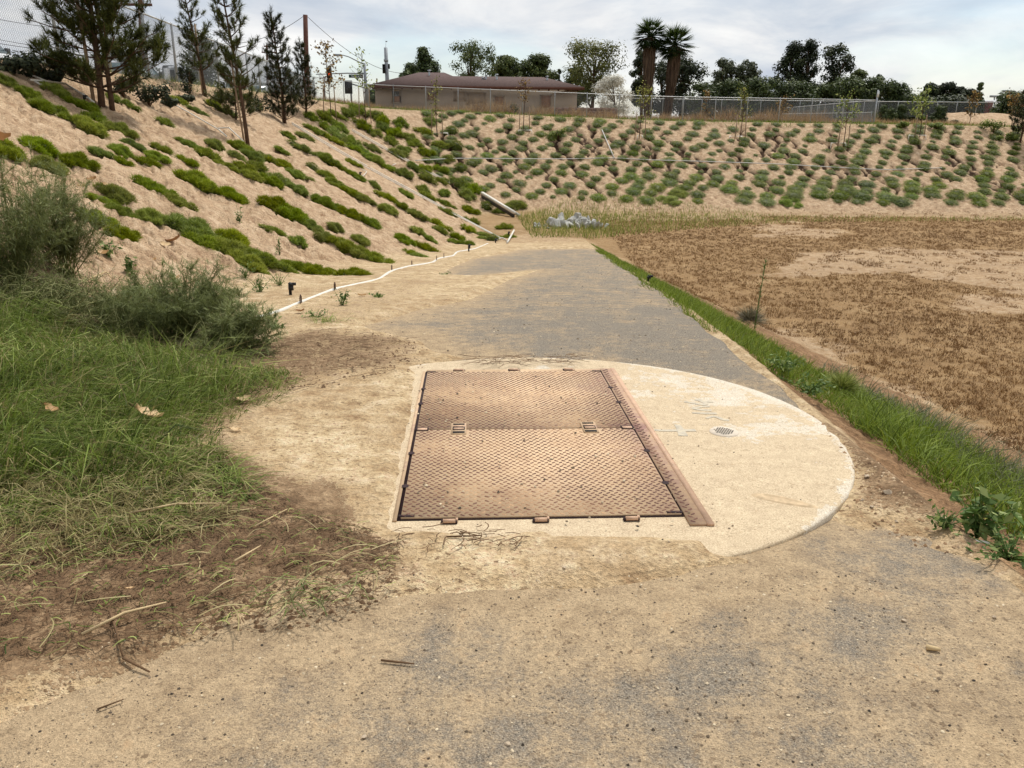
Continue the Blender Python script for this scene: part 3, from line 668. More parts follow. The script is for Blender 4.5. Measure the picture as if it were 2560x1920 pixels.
for (u,v,w) in LEFT_MATS:
    p=ground(u,v)
    if p is None: continue
    dep=float(np.linalg.norm(p-EYEP)); rad=w/2*dep/F*1.2
    if w<56: MATS.append((p,rad,'left',w,u,v)); continue
    for q_,hf_ in ((-.52,', uphill half'),(.52,', downhill half')):
        an=rm.normal(-.15,.45); sc_=rm.uniform(.58,.78); x_=p[0]+q_*rad*math.cos(an); y_=p[1]+q_*rad*math.sin(an); MATS.append((np.array([x_,y_,hz(x_,y_)]),rad*sc_,'left',w*sc_,u,v,hf_))
for row in range(15):
    d_=.25+row*.515
    for kx in range(43):
        s=-5.6+kx*1.0+(row%2)*.5+rm.normal(0,.09); dd=d_+rm.normal(0,.06)
        x_=s+.30*dd; y_=(FC-dd-x_*FN[0])/FN[1]
        p=np.array([x_,y_,hz(x_,y_)]); px_,py_=proj(p)
        if px_<1060 or px_>2610 or dd>7.6: continue
        if px_<1180 and py_>470: continue
        if rm.random()<.05: continue
        big=1+.4*ss(4.4,6.6,dd)*ss(6,9,x_)*(.6+.7*fbm(x_*.25,dd*.4,2,8))
        rad=rm.uniform(.25,.41)*float(big); 
        if rm.random()<.16: rad*=.6
        MATS.append((p,rad,'far',rad*2*F/np.linalg.norm(p-EYEP),px_,py_))
MATS.sort(key=lambda m:-m[3]); rest=MB()
NAMED={0:'largest',}
BIG={(835,690):'groundcover mat touching the wavy white pipe, nearest the path',(520,610):'left lobe of the largest groundcover patch above the rounded bush',(620,635):'right lobe of the largest groundcover patch beside the sprinkler',(560,640):'middle of the largest groundcover patch on the left bank',(780,680):'groundcover mat left of the one touching the wavy pipe',(905,640):'big groundcover mat uphill of the wavy pipe bend',(850,620):'groundcover mat behind the one touching the wavy pipe',(1030,612):'thick groundcover mat beside the far half of the wavy pipe',(1035,640):'lower end of the thick mat by the far half of the wavy pipe',(330,520):'groundcover mat with dead leaves at its left end',(265,570):'groundcover mat right of the dark feathery bushes',(520,468):'roundest bushy groundcover mat in the middle of the left bank',(425,492):'flat groundcover mat left of the sprinkler weeds, mid bank',(700,535):'broad groundcover mat halfway between the leaning pine and the path',(715,592):'small groundcover mat between the largest patch and the broad one',(55,400):'groundcover mat at the left edge above the dark feathery bush',(145,392):'second groundcover mat from the left edge above the bush',(165,297):'long groundcover mat below the foot of the largest pine',(160,250):'groundcover mat under the bent white pipe',(40,220):'groundcover mat at the left edge under the crest shrubs'}
def leftlabel(u,v,w):
    if (u,v) in BIG: return BIG[(u,v)]
    row='high on the left bank among the pines' if v<330 and u<760 else ('high in the far left corner' if v<345 else ('in the row level with the leaning pine foot' if v<405 and u<760 else ('in the middle rows left of the straight pipes' if u<900 and v<560 else ('between the two straight pairs of pipes' if v<470 else ('low in the far corner beside the straight pipes' if u>1000 else 'low on the left bank above the wavy pipe')))))
    return 'spreading groundcover mat '+row
for i,mm in enumerate(MATS):
    p,rad,zone,w,u,v=mm[:6]; half=mm[6] if len(mm)>6 else ''
    lib=NEAR if w>58 else (MIDM if zone=='left' else CUSH)
    me=lib[int(rm.integers(len(lib)))]; rz=rm.uniform(0,6.28)
    hs=rm.uniform(1.1,1.6) if zone=='left' else rm.uniform(.45,.7)
    if i<300:
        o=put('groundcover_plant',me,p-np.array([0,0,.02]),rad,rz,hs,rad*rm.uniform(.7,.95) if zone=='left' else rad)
        if zone=='far':
            rowt='just under the crest' if v<352 else ('above the level pipe' if v<402 else ('under the level pipe' if v<460 else 'at the foot'))
            part='left of the house corner' if u<1180 else ('below the house' if u<1450 else ('below the palms' if u<1760 else ('below the tall dark trees' if u<2120 else 'right of the fence corner')))
            tag(o,'groundcover cushion on far bank, '+rowt+', '+part,'groundcover','groundcover cushions on the far bank')
        else: tag(o,leftlabel(u,v,w)+(half if (u,v) in BIG else ''),'groundcover','groundcover mats on the left bank')
    else:
        nm=Vector(normal(p[0],p[1])); q=nm.to_track_quat('Z','Y').to_matrix().to_4x4()
        mw=np.array(Matrix.Translation(Vector(p))@q@Matrix.Rotation(rz,4,'Z')@Matrix.Diagonal((rad,rad,rad*hs,1)))
        if len(me.vertices)>4000: me=CUSH[0]
        co=np.empty(len(me.vertices)*3,np.float32); me.vertices.foreach_get('co',co); co=co.reshape(-1,3)@mw[:3,:3].T+mw[:3,3]
        rv=np.empty(len(co),np.float32); me.attributes['rnd'].data.foreach_get('value',rv)
        f3=[list(pl.vertices) for pl in me.polygons if pl.loop_total==3]; f4=[list(pl.vertices) for pl in me.polygons if pl.loop_total==4]
        rest.add(co,[np.array(f3),np.array(f4)],rv)
if rest.n:
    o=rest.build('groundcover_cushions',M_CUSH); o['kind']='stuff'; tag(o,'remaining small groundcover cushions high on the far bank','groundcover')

# ---------------------------------------------------------------- left grass mass
GR1=[(-250,740),(120,790),(330,850),(480,870),(560,950),(700,925),(735,955),(690,1000),(600,1045),(560,1090),(540,1180),(510,1250),(380,1270),(200,1290),(-250,1330)]
GR2=[(-250,1220),(200,1200),(540,1150),(640,1265),(560,1330),(300,1400),(0,1470),(-250,1490)]
r=np.random.default_rng(11)
NT=1750; C0=inpx(NT,GR1,r=r); wpG=worldpoly(GR1,height); e0=np.clip(sdpoly(C0[:,0],C0[:,1],wpG)/.4,.3,1.); cl0=fbm(C0[:,0]*1.3,C0[:,1]*1.3,3,60); th_=(.16+.5*cl0*r.uniform(.6,1.3,NT))*e0; tone=np.clip(r.normal(.42,.16,NT)+(cl0-.5)*.3,.05,.95)
sw=6.28*fbm(C0[:,0]*.8,C0[:,1]*.8,2,64); tl=np.stack([.3+.55*np.cos(sw),-.35+.55*np.sin(sw)],1)
ti=np.repeat(np.arange(NT),15); nb_=len(ti); P=C0[ti]+np.c_[r.normal(0,.035,(nb_,2)),np.zeros(nb_)]; ang=r.uniform(0,6.28,nb_); sp=np.abs(r.normal(0,.5,nb_))
D=np.stack([tl[ti,0]+sp*np.cos(ang),tl[ti,1]+sp*np.sin(ang),np.full(nb_,1.)],1)
mb=MB(); md=MB(); hl_=th_[ti]*r.uniform(.5,1.2,nb_); w_=r.uniform(.0035,.008,nb_); dr=r.uniform(.2,1.,nb_); rn=np.clip(tone[ti]+r.normal(0,.18,nb_),0,1); dry=r.random(nb_)<.13
blades(mb,P[~dry],D[~dry],hl_[~dry],w_[~dry],dr[~dry],2,rn[~dry],r); blades(md,P[dry],D[dry]+r.normal(0,.4,(dry.sum(),3)),hl_[dry]*1.15,w_[dry]*.8,dr[dry],2,rn[dry],r)
o=md.build('dry_grass_blades',M_DRYGR); o['kind']='stuff'; tag(o,'dry yellow blades mixed through the tall grass on the left','grass')
o=mb.build('tall_grass',M_LUSH); o['kind']='stuff'; tag(o,'lush tall green grass drooping over the left edge of the dirt','grass')
P=inpx(12000,GR2,r=r); P=P[r.random(len(P))<.12+.88*ss(2.75,3.9,P[:,1])]; D=np.stack([.5+r.normal(0,1.,len(P)),-.3+r.normal(0,1.,len(P)),r.uniform(.1,.8,len(P))],1); P[:,2]+=.035; cl=fbm(P[:,0]*2.6,P[:,1]*2.6,3,61); m=cl+r.normal(0,.10,len(P))>.42; P=P[m];D=D[m]
mb=MB(); blades(mb,P,D,r.uniform(.08,.26,len(P)),r.uniform(.0035,.006,len(P)),r.uniform(.3,.8,len(P)),2,r.beta(2,2,len(P)),r)
o=mb.build('trampled_grass',M_DRYGR); o['kind']='stuff'; tag(o,'flattened yellow green grass below the tall grass','grass')
P=inpx(11000,GR2,r=r); P=P[r.random(len(P))<.06+.94*ss(2.9,4.0,P[:,1])]; D=np.stack([.5+r.normal(0,1.,len(P)),-.3+r.normal(0,1.,len(P)),r.uniform(.1,.7,len(P))],1); P[:,2]+=.035; m=fbm(P[:,0]*3,P[:,1]*3,3,66)+r.normal(0,.08,len(P))>.46; P=P[m];D=D[m]
mb=MB(); blades(mb,P,D,r.uniform(.07,.22,len(P)),.0055,r.uniform(.3,.8,len(P)),2,r.beta(2,2,len(P)),r)
o=mb.build('trampled_grass',M_LUSH); o['kind']='stuff'; tag(o,'flattened green grass on the damp dirt','grass')
# cut stems and straw lying on the damp dirt
def strew(n_,poly,Lr,wr,mat,name,label,r,z=.012,curve=.5):
    P=inpx(n_,poly,r=r); mb=MB(); a=r.normal(0,.95,len(P))+np.where(r.random(len(P))<.5,0,math.pi)+.35; L_=r.uniform(*Lr,len(P)); w=r.uniform(*wr,len(P)); c=r.normal(0,curve,len(P))
    t=np.linspace(-.5,.5,5)
    X=P[:,0,None]+L_[:,None]*t*np.cos(a)[:,None]-c[:,None]*L_[:,None]*(t**2)*np.sin(a)[:,None]; Y=P[:,1,None]+L_[:,None]*t*np.sin(a)[:,None]+c[:,None]*L_[:,None]*(t**2)*np.cos(a)[:,None]
    Z=zpath(Y)+.042+r.uniform(0,z*2,len(P))[:,None]+z*np.sin((t+.5)*np.pi)*r.uniform(0,1.6,len(P))[:,None]
    C=np.stack([X,Y,Z],-1); nn_=np.stack([-np.sin(a),np.cos(a),0*a],1)[:,None]*w[:,None,None]*.5; up=np.array([0,0,1.])*w[:,None,None]*.5
    V=np.concatenate([C-nn_,C+nn_,C+up],1); o=np.arange(len(P))[:,None,None]*15; k=np.arange(4)[None,:,None]
    q=np.concatenate([o+k+np.array([0,1,11,10]),o+k+np.array([10,11,6,5])],1)
    mb.add(V.reshape(-1,3),q.reshape(-1,4),np.repeat(r.random(len(P)),15)); ob=mb.build(name,mat); ob['kind']='stuff'; tag(ob,label,'plant litter'); return ob
MUDPX=[(-200,1420),(200,1380),(560,1230),(640,1215),(760,1300),(900,1320),(1000,1400),(1000,1480),(860,1560),(560,1590),(300,1650),(-200,1700)]
strew(120,MUDPX,(.04,.2),(.0025,.0055),M_DRYGR,'cut_stems','pale cut weed stems strewn over the damp dirt',r,.014)
strew(2200,MUDPX,(.012,.07),(.002,.005),M_TWIG,'twig_litter','dark bits of twig and root litter on the damp dirt',r,.005)
strew(420,MUDPX,(.015,.07),(.0025,.005),M_LUSH,'grass_clippings','scattered green grass clippings on the dirt',r,.008)
strew(340,[(520,900),(800,830),(1050,860),(1040,930),(700,1010),(560,1060)],(.02,.16),(.003,.006),M_TWIG,'twig_litter','dark twig litter on the dirt beside the hatch',r,.004)
strew(90,[(1160,905),(1440,900),(1460,922),(1150,925)],(.03,.22),(.003,.005),M_TWIG,'twig_litter','wiry dry roots on slab edge behind the hatch',r,.004,1.2)
strew(50,[(960,1340),(1300,1340),(1300,1390),(960,1400)],(.02,.10),(.003,.006),M_TWIG,'twig_litter','bits of bark in front of the hatch',r,.003)
P0=[(640,1490),(740,1480),(800,1470),(900,1500),(820,1560),(700,1570)]
strew(26,P0,(.06,.24),(.0025,.005),M_TANG,'cut_stems','greenish weed stalks fanned at the edge of the dirt',r,.016)

# ---------------------------------------------------------------- feathery and tangled bushes
def feathery(name,base,H,W,ns,seed,label,mat,hair=16,lean=(0,0),wid=.004):
    r=np.random.default_rng(seed); root=empty(name,base); st=MB(); fo=MB()
    for i in range(ns):
        a=r.uniform(0,6.28); sp=W*np.sqrt(r.random()); top=np.array([sp*math.cos(a)+lean[0],sp*math.sin(a)+lean[1],H*r.uniform(.5,1.05)*(1-.4*(sp/W)**2)])
        b0=np.array([r.normal(0,.05),r.normal(0,.05),-.03]); mid=b0*.4+top*.6+r.normal(0,.05*H,3)*np.array([1,1,0]); mid[2]=top[2]*.62
        t=np.linspace(0,1,7)[:,None]; C=(1-t)**2*b0+2*t*(1-t)*mid+t*t*top; st.tube(C,np.linspace(.006,.0018,7),4)
        for k in range(int(14+10*r.random())):
            f_=r.uniform(.18,1.); p=np.array([np.interp(f_,t[:,0],C[:,c_]) for c_ in range(3)]); d=unit(r.normal(0,1,3)*np.array([1,1,.55])+np.array([0,0,.45])+.4*unit(top)); L_=r.uniform(.10,.26)*(1.15-f_*.5)*(H/.8)**.5
            q=p+d*L_; s3=np.stack([p,p*.5+q*.5+r.normal(0,.01,3),q]); st.tube(s3,np.linspace(.0022,.001,3),3,caps=False)
            m=hair; ff=r.uniform(.1,1.05,m)[:,None]; PP=p+d*L_*ff+r.normal(0,.006,(m,3)); DD=d+r.normal(0,.75,(m,3))
            blades(fo,PP,DD,r.uniform(.03,.085,m),wid*1.5,.15,1,np.clip(.15+.5*r.random(m)+.35*(PP[:,2]/H-.4),0,1),r)
    st.build('stems',M_TANG,root); fo.build('foliage',mat,root); tag(root,label,'bush'); return root
def gp_(u,v): p=ground(u,v); return p
feathery('feathery_bush',gp_(40,715),1.25,.62,40,1,'tall dark feathery bush at the left edge of the photo',M_FENN,30)
feathery('feathery_bush',gp_(165,690),1.05,.5,34,2,'dark feathery bush with bare upright stems beside the left edge',M_FENN,28)
feathery('feathery_bush',gp_(450,850),.70,.55,44,3,'rounded grey green feathery bush at the end of the white pipe',M_FENN,30,(.1,-.05))
feathery('feathery_bush',gp_(545,880),.40,.42,22,4,'low sprawling feathery weed in front of the rounded bush',M_FENN,28,(.15,-.1))
feathery('feathery_bush',gp_(330,830),.45,.38,20,5,'green feathery weed between the grass and the rounded bush',M_FENN,28)
def tangle(name,base,H,W,n_,seed,label,mat,nl=9):
    r=np.random.default_rng(seed); root=empty(name,base); st=MB(); lf=MB()
    for i in range(n_):
        a=r.uniform(0,6.28); q=W*np.sqrt(r.random())*.8; p=np.array([q*math.cos(a),q*math.sin(a),r.uniform(0,H*.8)*(1-(q/W)**2*.6)]); d=unit(r.normal(0,1,3)*np.array([1,1,.5])); C=[p]
        for k in range(6):
            d=unit(d+r.normal(0,.38,3)-np.array([0,0,.06])); p=p+d*r.uniform(.03,.07); p[2]=max(p[2],.01); C.append(p.copy())
        st.tube(np.array(C),np.linspace(r.uniform(.002,.0045),.0012,7),3,r.random(),False)
        PP=np.array(C)[r.integers(0,7,nl)]+r.normal(0,.012,(nl,3)); blades(lf,PP,r.normal(0,1,(nl,3)),r.uniform(.012,.04,nl),.005,.1,1,None,r)
    st.build('stems',mat,root); lf.build('foliage',mat,root); tag(root,label,'weed'); return root
tangle('tangled_weed',gp_(150,800),.46,.66,900,21,'pale tangled dry weed below the dark feathery bushes',M_TANG)
tangle('tangled_weed',gp_(330,850),.34,.5,520,22,'yellowish tangled weed in front of the tan tray',M_TANG)
tangle('tangled_weed',gp_(60,790),.45,.5,460,23,'straw coloured tangle at the left edge below the dark bush',M_TANG)
tangle('tangled_weed',gp_(560,900),.2,.4,260,24,'thin pale tangled stems lying at the foot of the rounded bush',M_TANG,2)
def leafyweed(name,base,H,W,n_,ls,seed,label,mat,cat='weed'):
    r=np.random.default_rng(seed); root=empty(name,base); st=MB(); lf=MB()
    for i in range(n_):
        a=r.uniform(0,6.28); top=np.array([W*r.random()*math.cos(a),W*r.random()*math.sin(a),H*r.uniform(.4,1.)]); t=np.linspace(0,1,5)[:,None]; C=t*top+np.array([0,0,.1*H])*np.sin(t*np.pi)
        st.tube(C,np.linspace(.004,.0015,5),4); m=9; f_=r.uniform(.2,1.,m)[:,None]; leaves(lf,f_*top+r.normal(0,.018,(m,3)),np.array([0,0,.8])+r.normal(0,.5,(m,3)),ls*r.uniform(.5,1.3,m),.42,None,r)
    st.build('stems',mat,root); lf.build('foliage',mat,root); tag(root,label,cat); return root
M_WEED=leafmat('broad_weed',G(58,84,34),G(98,124,60),G(164,176,112),.35)
for u,v,H,W,k,ls,lab in [(650,735,.30,.22,16,.035,'leafy light green weed beside the black sprinkler head'),(700,720,.22,.2,12,.03,'small leafy weed behind the black sprinkler head'),(615,700,.26,.22,14,.035,'leafy weed at the foot of the left bank'),(790,800,.10,.14,10,.04,'tiny seedling between the pipe and the dirt'),(855,770,.20,.10,8,.05,'slender seedling by the pipe stake'),(945,750,.10,.1,8,.05,'low grey green rosette on the sand'),(690,830,.12,.14,10,.05,'low leafy weed under the end of the pipe'),(1110,690,.06,.16,10,.03,'flat green weed on the sand by the pipe'),(600,560,.35,.08,6,.06,'single tall leafy stalk in front of the groundcover'),(700,640,.3,.08,6,.05,'pale seedling stalk at the edge of the groundcover'),(330,690,.28,.1,7,.07,'dark green seedling behind the tan tray'),(270,640,.2,.2,12,.06,'grey broad leaved weed under the groundcover')]:
    leafyweed('leafy_weed',gp_(u,v),H,W,k,ls,int(u+v),lab,M_WEED)
# a tuft of bright grass on the sand
r=np.random.default_rng(71); p=gp_(815,812); root=empty('grass_tuft',p); mb=MB(); n_=150; P=r.normal(0,.05,(n_,3))*np.array([1.3,.6,0]); blades(mb,P,np.stack([r.normal(0,1.2,n_),r.normal(0,.6,n_),np.full(n_,.5)],1),r.uniform(.08,.24,n_),.006,.5,2,r.uniform(.3,.9,n_),r); mb.build('blades',M_LUSH,root); tag(root,'small flat tuft of bright green grass on the sand','grass tuft')

# ---------------------------------------------------------------- right bank
RB1=[(1490,626),(1530,632),(1640,690),(1800,790),(1960,870),(2090,955),(2140,1010),(2080,1040),(1985,980),(1900,905),(1800,822),(1700,752),(1600,690),(1530,650)]
def bankpts(n_,x0,x1,y0,y1,r):
    y=y0+(y1-y0)*r.random(n_)**1.0; f_=r.random(n_); x=xright(y)+x0+(x1-x0)*f_; return np.c_[x,y,height(x,y)],f_
r=np.random.default_rng(81)
def bankstrip(n_,a,b,yr,Ln,w,mat,name,label,lean,rn,seg=1,clump=None):
    ya,yb=yr; u=r.random(n_); y=ya*(yb/ya)**u; f_=r.random(n_); x=xright(y)+np.interp(y,*a)+(np.interp(y,*b)-np.interp(y,*a))*f_
    x=x+(fbm(y*1.3,y*0,3,90)-.5)*.25; P=np.c_[x,y,height(x,y)-.04]; cl=fbm(x*2.2,y*2.2,3,91)
    if clump is not None: m=cl>clump; P=P[m];cl=cl[m]
    k=len(P); D=np.stack([lean[0]+r.normal(0,.55,k),lean[1]+r.normal(0,.55,k),np.ones(k)],1); mb=MB()
    blades(mb,P,D,np.interp(P[:,1],*Ln)*r.uniform(.5,1.3,k)*(.6+.8*cl),np.interp(P[:,1],[2,6,12,25],[w,w*1.2,w*2.2,w*4]),r.uniform(.1,.6,k),seg,np.clip(r.beta(2,2.4,k)+rn,0,1),r)
    o=mb.build(name,mat); o['kind']='stuff'; tag(o,label,'grass'); return o
bankstrip(26000,([5,6,8,12,20,25],[.46,.16,-.04,-.06,-.05,-.05]),([5,6,8,12,20,25],[1.5,1.45,1.25,1.0,.55,.3]),(5.0,24.5),([5,8,14,25],[.13,.12,.11,.08]),.006,M_BANK,'bank_grass','dense short bright green grass strip along the path edge',(.1,0),.02)
bankstrip(15000,([1.5,3.2,4,5,6],[.55,.60,.5,.50,.9]),([1.5,3.2,4,5,6,7.5],[2.6,2.7,2.6,2.3,1.9,1.6]),(1.6,7.2),([2,4,6,7],[.24,.26,.2,.14]),.0055,M_BANK,'bank_grass','tall green grass on the bank right of the slab',(.1,.1),0.,2)
bankstrip(5200,([1.5,3.2,4,5,6],[1.2,1.2,1.3,1.2,1.2]),([1.5,3.2,4,5,6,7.5],[3.2,3.1,2.9,2.6,2.2,1.7]),(1.6,7.6),([2,4,6,7],[.38,.36,.30,.2]),.005,M_SEED,'seeding_grass','grey purple seeding grass at the bottom of the right bank',(.15,.2),0.,2)
leafyweed('leafy_weed',gp_(2440,1345),.26,.20,14,.075,301,'broad leaved light green weed at the right path edge',M_WEED)
leafyweed('leafy_weed',gp_(2520,1400),.12,.28,22,.035,302,'low small leaved weed by the right path edge',M_WEED)
leafyweed('leafy_weed',gp_(2360,1320),.10,.16,12,.035,303,'small creeping weed on the broken path edge',M_WEED)
leafyweed('leafy_weed',gp_(1960,930),.16,.22,16,.05,304,'pale weed leaning over the path edge beside the slab',M_WEED)
leafyweed('leafy_weed',gp_(2020,985),.14,.24,16,.04,305,'small leaved weed at the back edge of the slab',M_WEED)
def ballbush(u,v,R,seed,label,mat):
    p=gp_(u,v); r=np.random.default_rng(seed); root=empty('dry_bush',p); mb=MB(); n_=900; d=unit(r.normal(0,1,(n_,3))); d[:,2]=np.abs(d[:,2])*.9+.05; P=d*R*.15; blades(mb,P+d*R*r.uniform(0,.5,(n_,1)),d+r.normal(0,.25,(n_,3)),R*r.uniform(.5,.9,n_),.008,.2,1,r.random(n_),r); mb.build('twigs',mat,root); tag(root,label,'bush')
M_GREYB=leafmat('grey_bush',G(74,70,50),G(116,110,84),G(158,150,120),.2)
ballbush(1875,805,.30,401,'round grey dry bush at the edge of the brown basin floor',M_GREYB); ballbush(2105,975,.17,402,'small olive tuft beside the sandy channel',M_TOE)
p=gp_(1886,822); root=empty('tall_weed_stalk',p); mb=MB(); H=.95; C=np.stack([np.linspace(0,.06,8),np.zeros(8),np.linspace(0,H,8)],1); mb.tube(C,np.linspace(.008,.003,8),5,.4); mb.build('stem',M_WEED,root); mb=MB(); r=np.random.default_rng(5); k=130; f_=r.random(k)**.7; P=np.stack([.06*f_,0*f_,H*f_],1); blades(mb,P,r.normal(0,.6,(k,3))+np.array([0,0,.7]),r.uniform(.03,.09,k),.012,.2,1,r.uniform(.2,.7,k),r); mb.build('leaves',M_WEED,root); tag(root,'lone tall green weed stalk in front of the round dry bush','weed')

# ---------------------------------------------------------------- basin floor: stubble and toe weeds
r=np.random.default_rng(91)
N_=90000; y=6.5+(36.5-6.5)*r.random(N_)**1.25; x=xright(y)+1.0+r.random(N_)*(3+.85*y); z=height(x,y)
nn=fbm(x*.9,y*.9,4,31); pl=np.zeros(N_)
for p in PALE: pl=np.maximum(pl,ss(-.5,.5,sdpoly(x,y,p)+(nn-.5)*2.4))
u_=EYEP; keep=(z<ZF+.16)&(fbm(x*2.6,y*2.6,3,95)+r.normal(0,.06,N_)>.33+.26*pl)&(x<.02+.66*y+2.5)
x,y,z=x[keep],y[keep],z[keep]; x=x[:30000];y=y[:30000];z=z[:30000]; k=len(x)
mb=MB(); sc=np.interp(y,[8,34],[1.,1.25])
for b in range(5):
    D=np.stack([r.normal(0,.6,k),r.normal(0,.6,k),np.ones(k)],1); blades(mb,np.c_[x+r.normal(0,.025,k),y+r.normal(0,.025,k),z-.005],D,r.uniform(.025,.075,k)*sc,.012*sc,.2,1,np.clip(r.beta(2,2.5,k)+(fbm(x*.35,y*.35,3,97)-.5)*.6,0,1),r)
o=mb.build('stubble',M_STUB); o['kind']='stuff'; tag(o,'short brown dried stubble covering the basin floor','stubble')
# green-yellow haze of weeds along the toe of the far bank
poly=[(1290,545),(1380,528),(1500,524),(1750,530),(2000,540),(2700,545),(2700,552),(2000,556),(1750,572),(1560,590),(1480,600),(1330,600)]
P=inpx(13000,poly,lambda x,y:ZF+0*x,r=r); w_=np.interp(P[:,0],[0,3,9,16,30],[1,1,.9,.6,.5]); P=P[r.random(len(P))<w_]; k=len(P)
mb=MB(); blades(mb,P,np.stack([r.normal(0,.25,k),r.normal(0,.25,k),np.ones(k)],1),r.uniform(.05,.34,k)*np.interp(P[:,0],[0,4,7,12,20],[1.1,1.1,.7,.5,.5]),.020,.1,1,r.random(k),r)
o=mb.build('toe_weeds',M_TOE); o['kind']='stuff'; tag(o,'yellow green upright weeds along the foot of the far bank','weeds')
# short growth along the crest of the far bank and behind it
x=r.uniform(-9,34,9000); d_=r.uniform(-3.6,.5,9000); y=(FC-d_-x*FN[0])/FN[1]; P=np.c_[x,y,height(x,y)]; m=fbm(x*.7,y*.7,3,99)>.42; P=P[m]; k=len(P)
mb=MB(); blades(mb,P,np.stack([r.normal(0,.5,k),r.normal(0,.5,k),np.ones(k)],1),r.uniform(.08,.26,k),.03,.2,1,r.random(k)*.8,r)
o=mb.build('crest_grass',M_BANK); o['kind']='stuff'; tag(o,'patchy green grass along the crest of the far bank','grass')
x=r.uniform(-9,32,16000); y=r.uniform(46.5,55,16000); P=np.c_[x,y,height(x,y)]; m=fbm(x*.45,y*.45,3,98)>.40; P=P[m]; k=len(P)
mb=MB(); blades(mb,P,np.stack([r.normal(0,.4,k),r.normal(0,.4,k),np.ones(k)],1),r.uniform(.2,.5,k),.03,.25,1,r.random(k),r)
o=mb.build('dry_field_grass',M_BUFF); o['kind']='stuff'; tag(o,'dry buff grass behind the low far fence','grass')
# crest of the left bank
x=r.uniform(-12,-8.2,5000); y=r.uniform(9,45,5000); P=np.c_[x,y,height(x,y)]; m=fbm(x*.8,y*.8,3,96)>.45; P=P[m]; k=len(P)
mb=MB(); blades(mb,P,np.stack([r.normal(0,.5,k),r.normal(0,.5,k),np.ones(k)],1),r.uniform(.1,.4,k),.02,.2,1,r.random(k)*.8,r)
o=mb.build('crest_grass',M_FENN); o['kind']='stuff'; tag(o,'dusty green grass along the crest of the left bank','grass')

# ---------------------------------------------------------------- pebbles and crumbs
def pebbles(n_,poly,smin,smax,mat,name,label,r,pw=3.):
    P=inpx(n_,poly,lambda x,y:zpath(y),r=r); k=len(P); s=smin+(smax-smin)*r.random(k)**pw
    base=np.array([[1,0,.0],[.3,.9,0],[-.8,.6,0],[-.8,-.6,0],[.3,-.9,0],[.25,.1,.85]]); f3=np.array([[0,1,5],[1,2,5],[2,3,5],[3,4,5],[4,0,5]])
    a=r.uniform(0,6.28,k); V=base[None]*(1+r.normal(0,.22,(k,6,3)))*s[:,None,None]; X=V[:,:,0]*np.cos(a)[:,None]-V[:,:,1]*np.sin(a)[:,None]; Y=V[:,:,0]*np.sin(a)[:,None]+V[:,:,1]*np.cos(a)[:,None]
    dzz,_=gdetail(P[:,0],P[:,1]); ins=np.hypot(P[:,0]-SC[0],P[:,1]-SC[1])<SR; inh=(P[:,0]>-.46)&(P[:,0]<1.1)&(P[:,1]>3.15)&(P[:,1]<5.78)
    z=np.maximum(height(P[:,0],P[:,1])+dzz,np.where(P[:,0]<xright(P[:,1])-.1,zpath(P[:,1])+slabdip(P[:,0],P[:,1])+.002,-9)); z=np.where(ins,np.maximum(z,zslab(P[:,1])),z); z=np.where(inh,np.maximum(z,zslab(P[:,1])+.017),z)
    W_=np.stack([P[:,0,None]+X,P[:,1,None]+Y,z[:,None]+V[:,:,2]-.001],-1); o_=np.arange(k)[:,None,None]*6
    mb=MB(); mb.add(W_.reshape(-1,3),(o_+f3[None]).reshape(-1,3),np.repeat(r.random(k),6)); o=mb.build(name,mat); o['kind']='stuff'; tag(o,label,'pebbles'); return o
r=np.random.default_rng(131)
M_PEB=leafmat('pebble_mix',G(50,44,38),G(132,114,92),G(216,198,166),0.,.9); M_STONEM=leafmat('gravel_mix',G(84,62,42),G(146,116,84),G(200,178,146),0.,.9)
pebbles(5200,[(-100,1960),(2660,1960),(2660,1480),(1900,1400),(900,1400),(-100,1760)],.0012,.0062,M_PEB,'pebbles','tiny stones and grit scattered over the foreground asphalt',r,5.)
pebbles(1500,[(920,820),(1500,630),(2000,990),(1700,930),(1100,890)],.003,.011,M_PEB,'pebbles','tiny stones and grit on the path behind the slab',r,3.)
pebbles(700,[(1000,1440),(1860,1400),(2140,1200),(1930,1000),(1520,915),(1000,915)],.0015,.009,M_PEB,'pebbles','crumbs of soil on the slab and hatch',r,3.)
pebbles(3600,MUDPX,.002,.014,M_TWIG,'soil_crumbs','dark crumbs of soil on the damp dirt',r,3.)
pebbles(800,[(540,1050),(650,880),(960,840),(1070,870),(1050,930),(720,1000)],.003,.016,M_TWIG,'soil_crumbs','dark crumbs of soil beside the hatch',r,3.)
pebbles(420,[(2040,1050),(2144,1190),(2110,1290),(2200,1330),(2450,1400),(2400,1320),(2200,1170)],.003,.012,M_STONEM,'pebbles','loose gravel between the slab and the right bank',r,2.5)

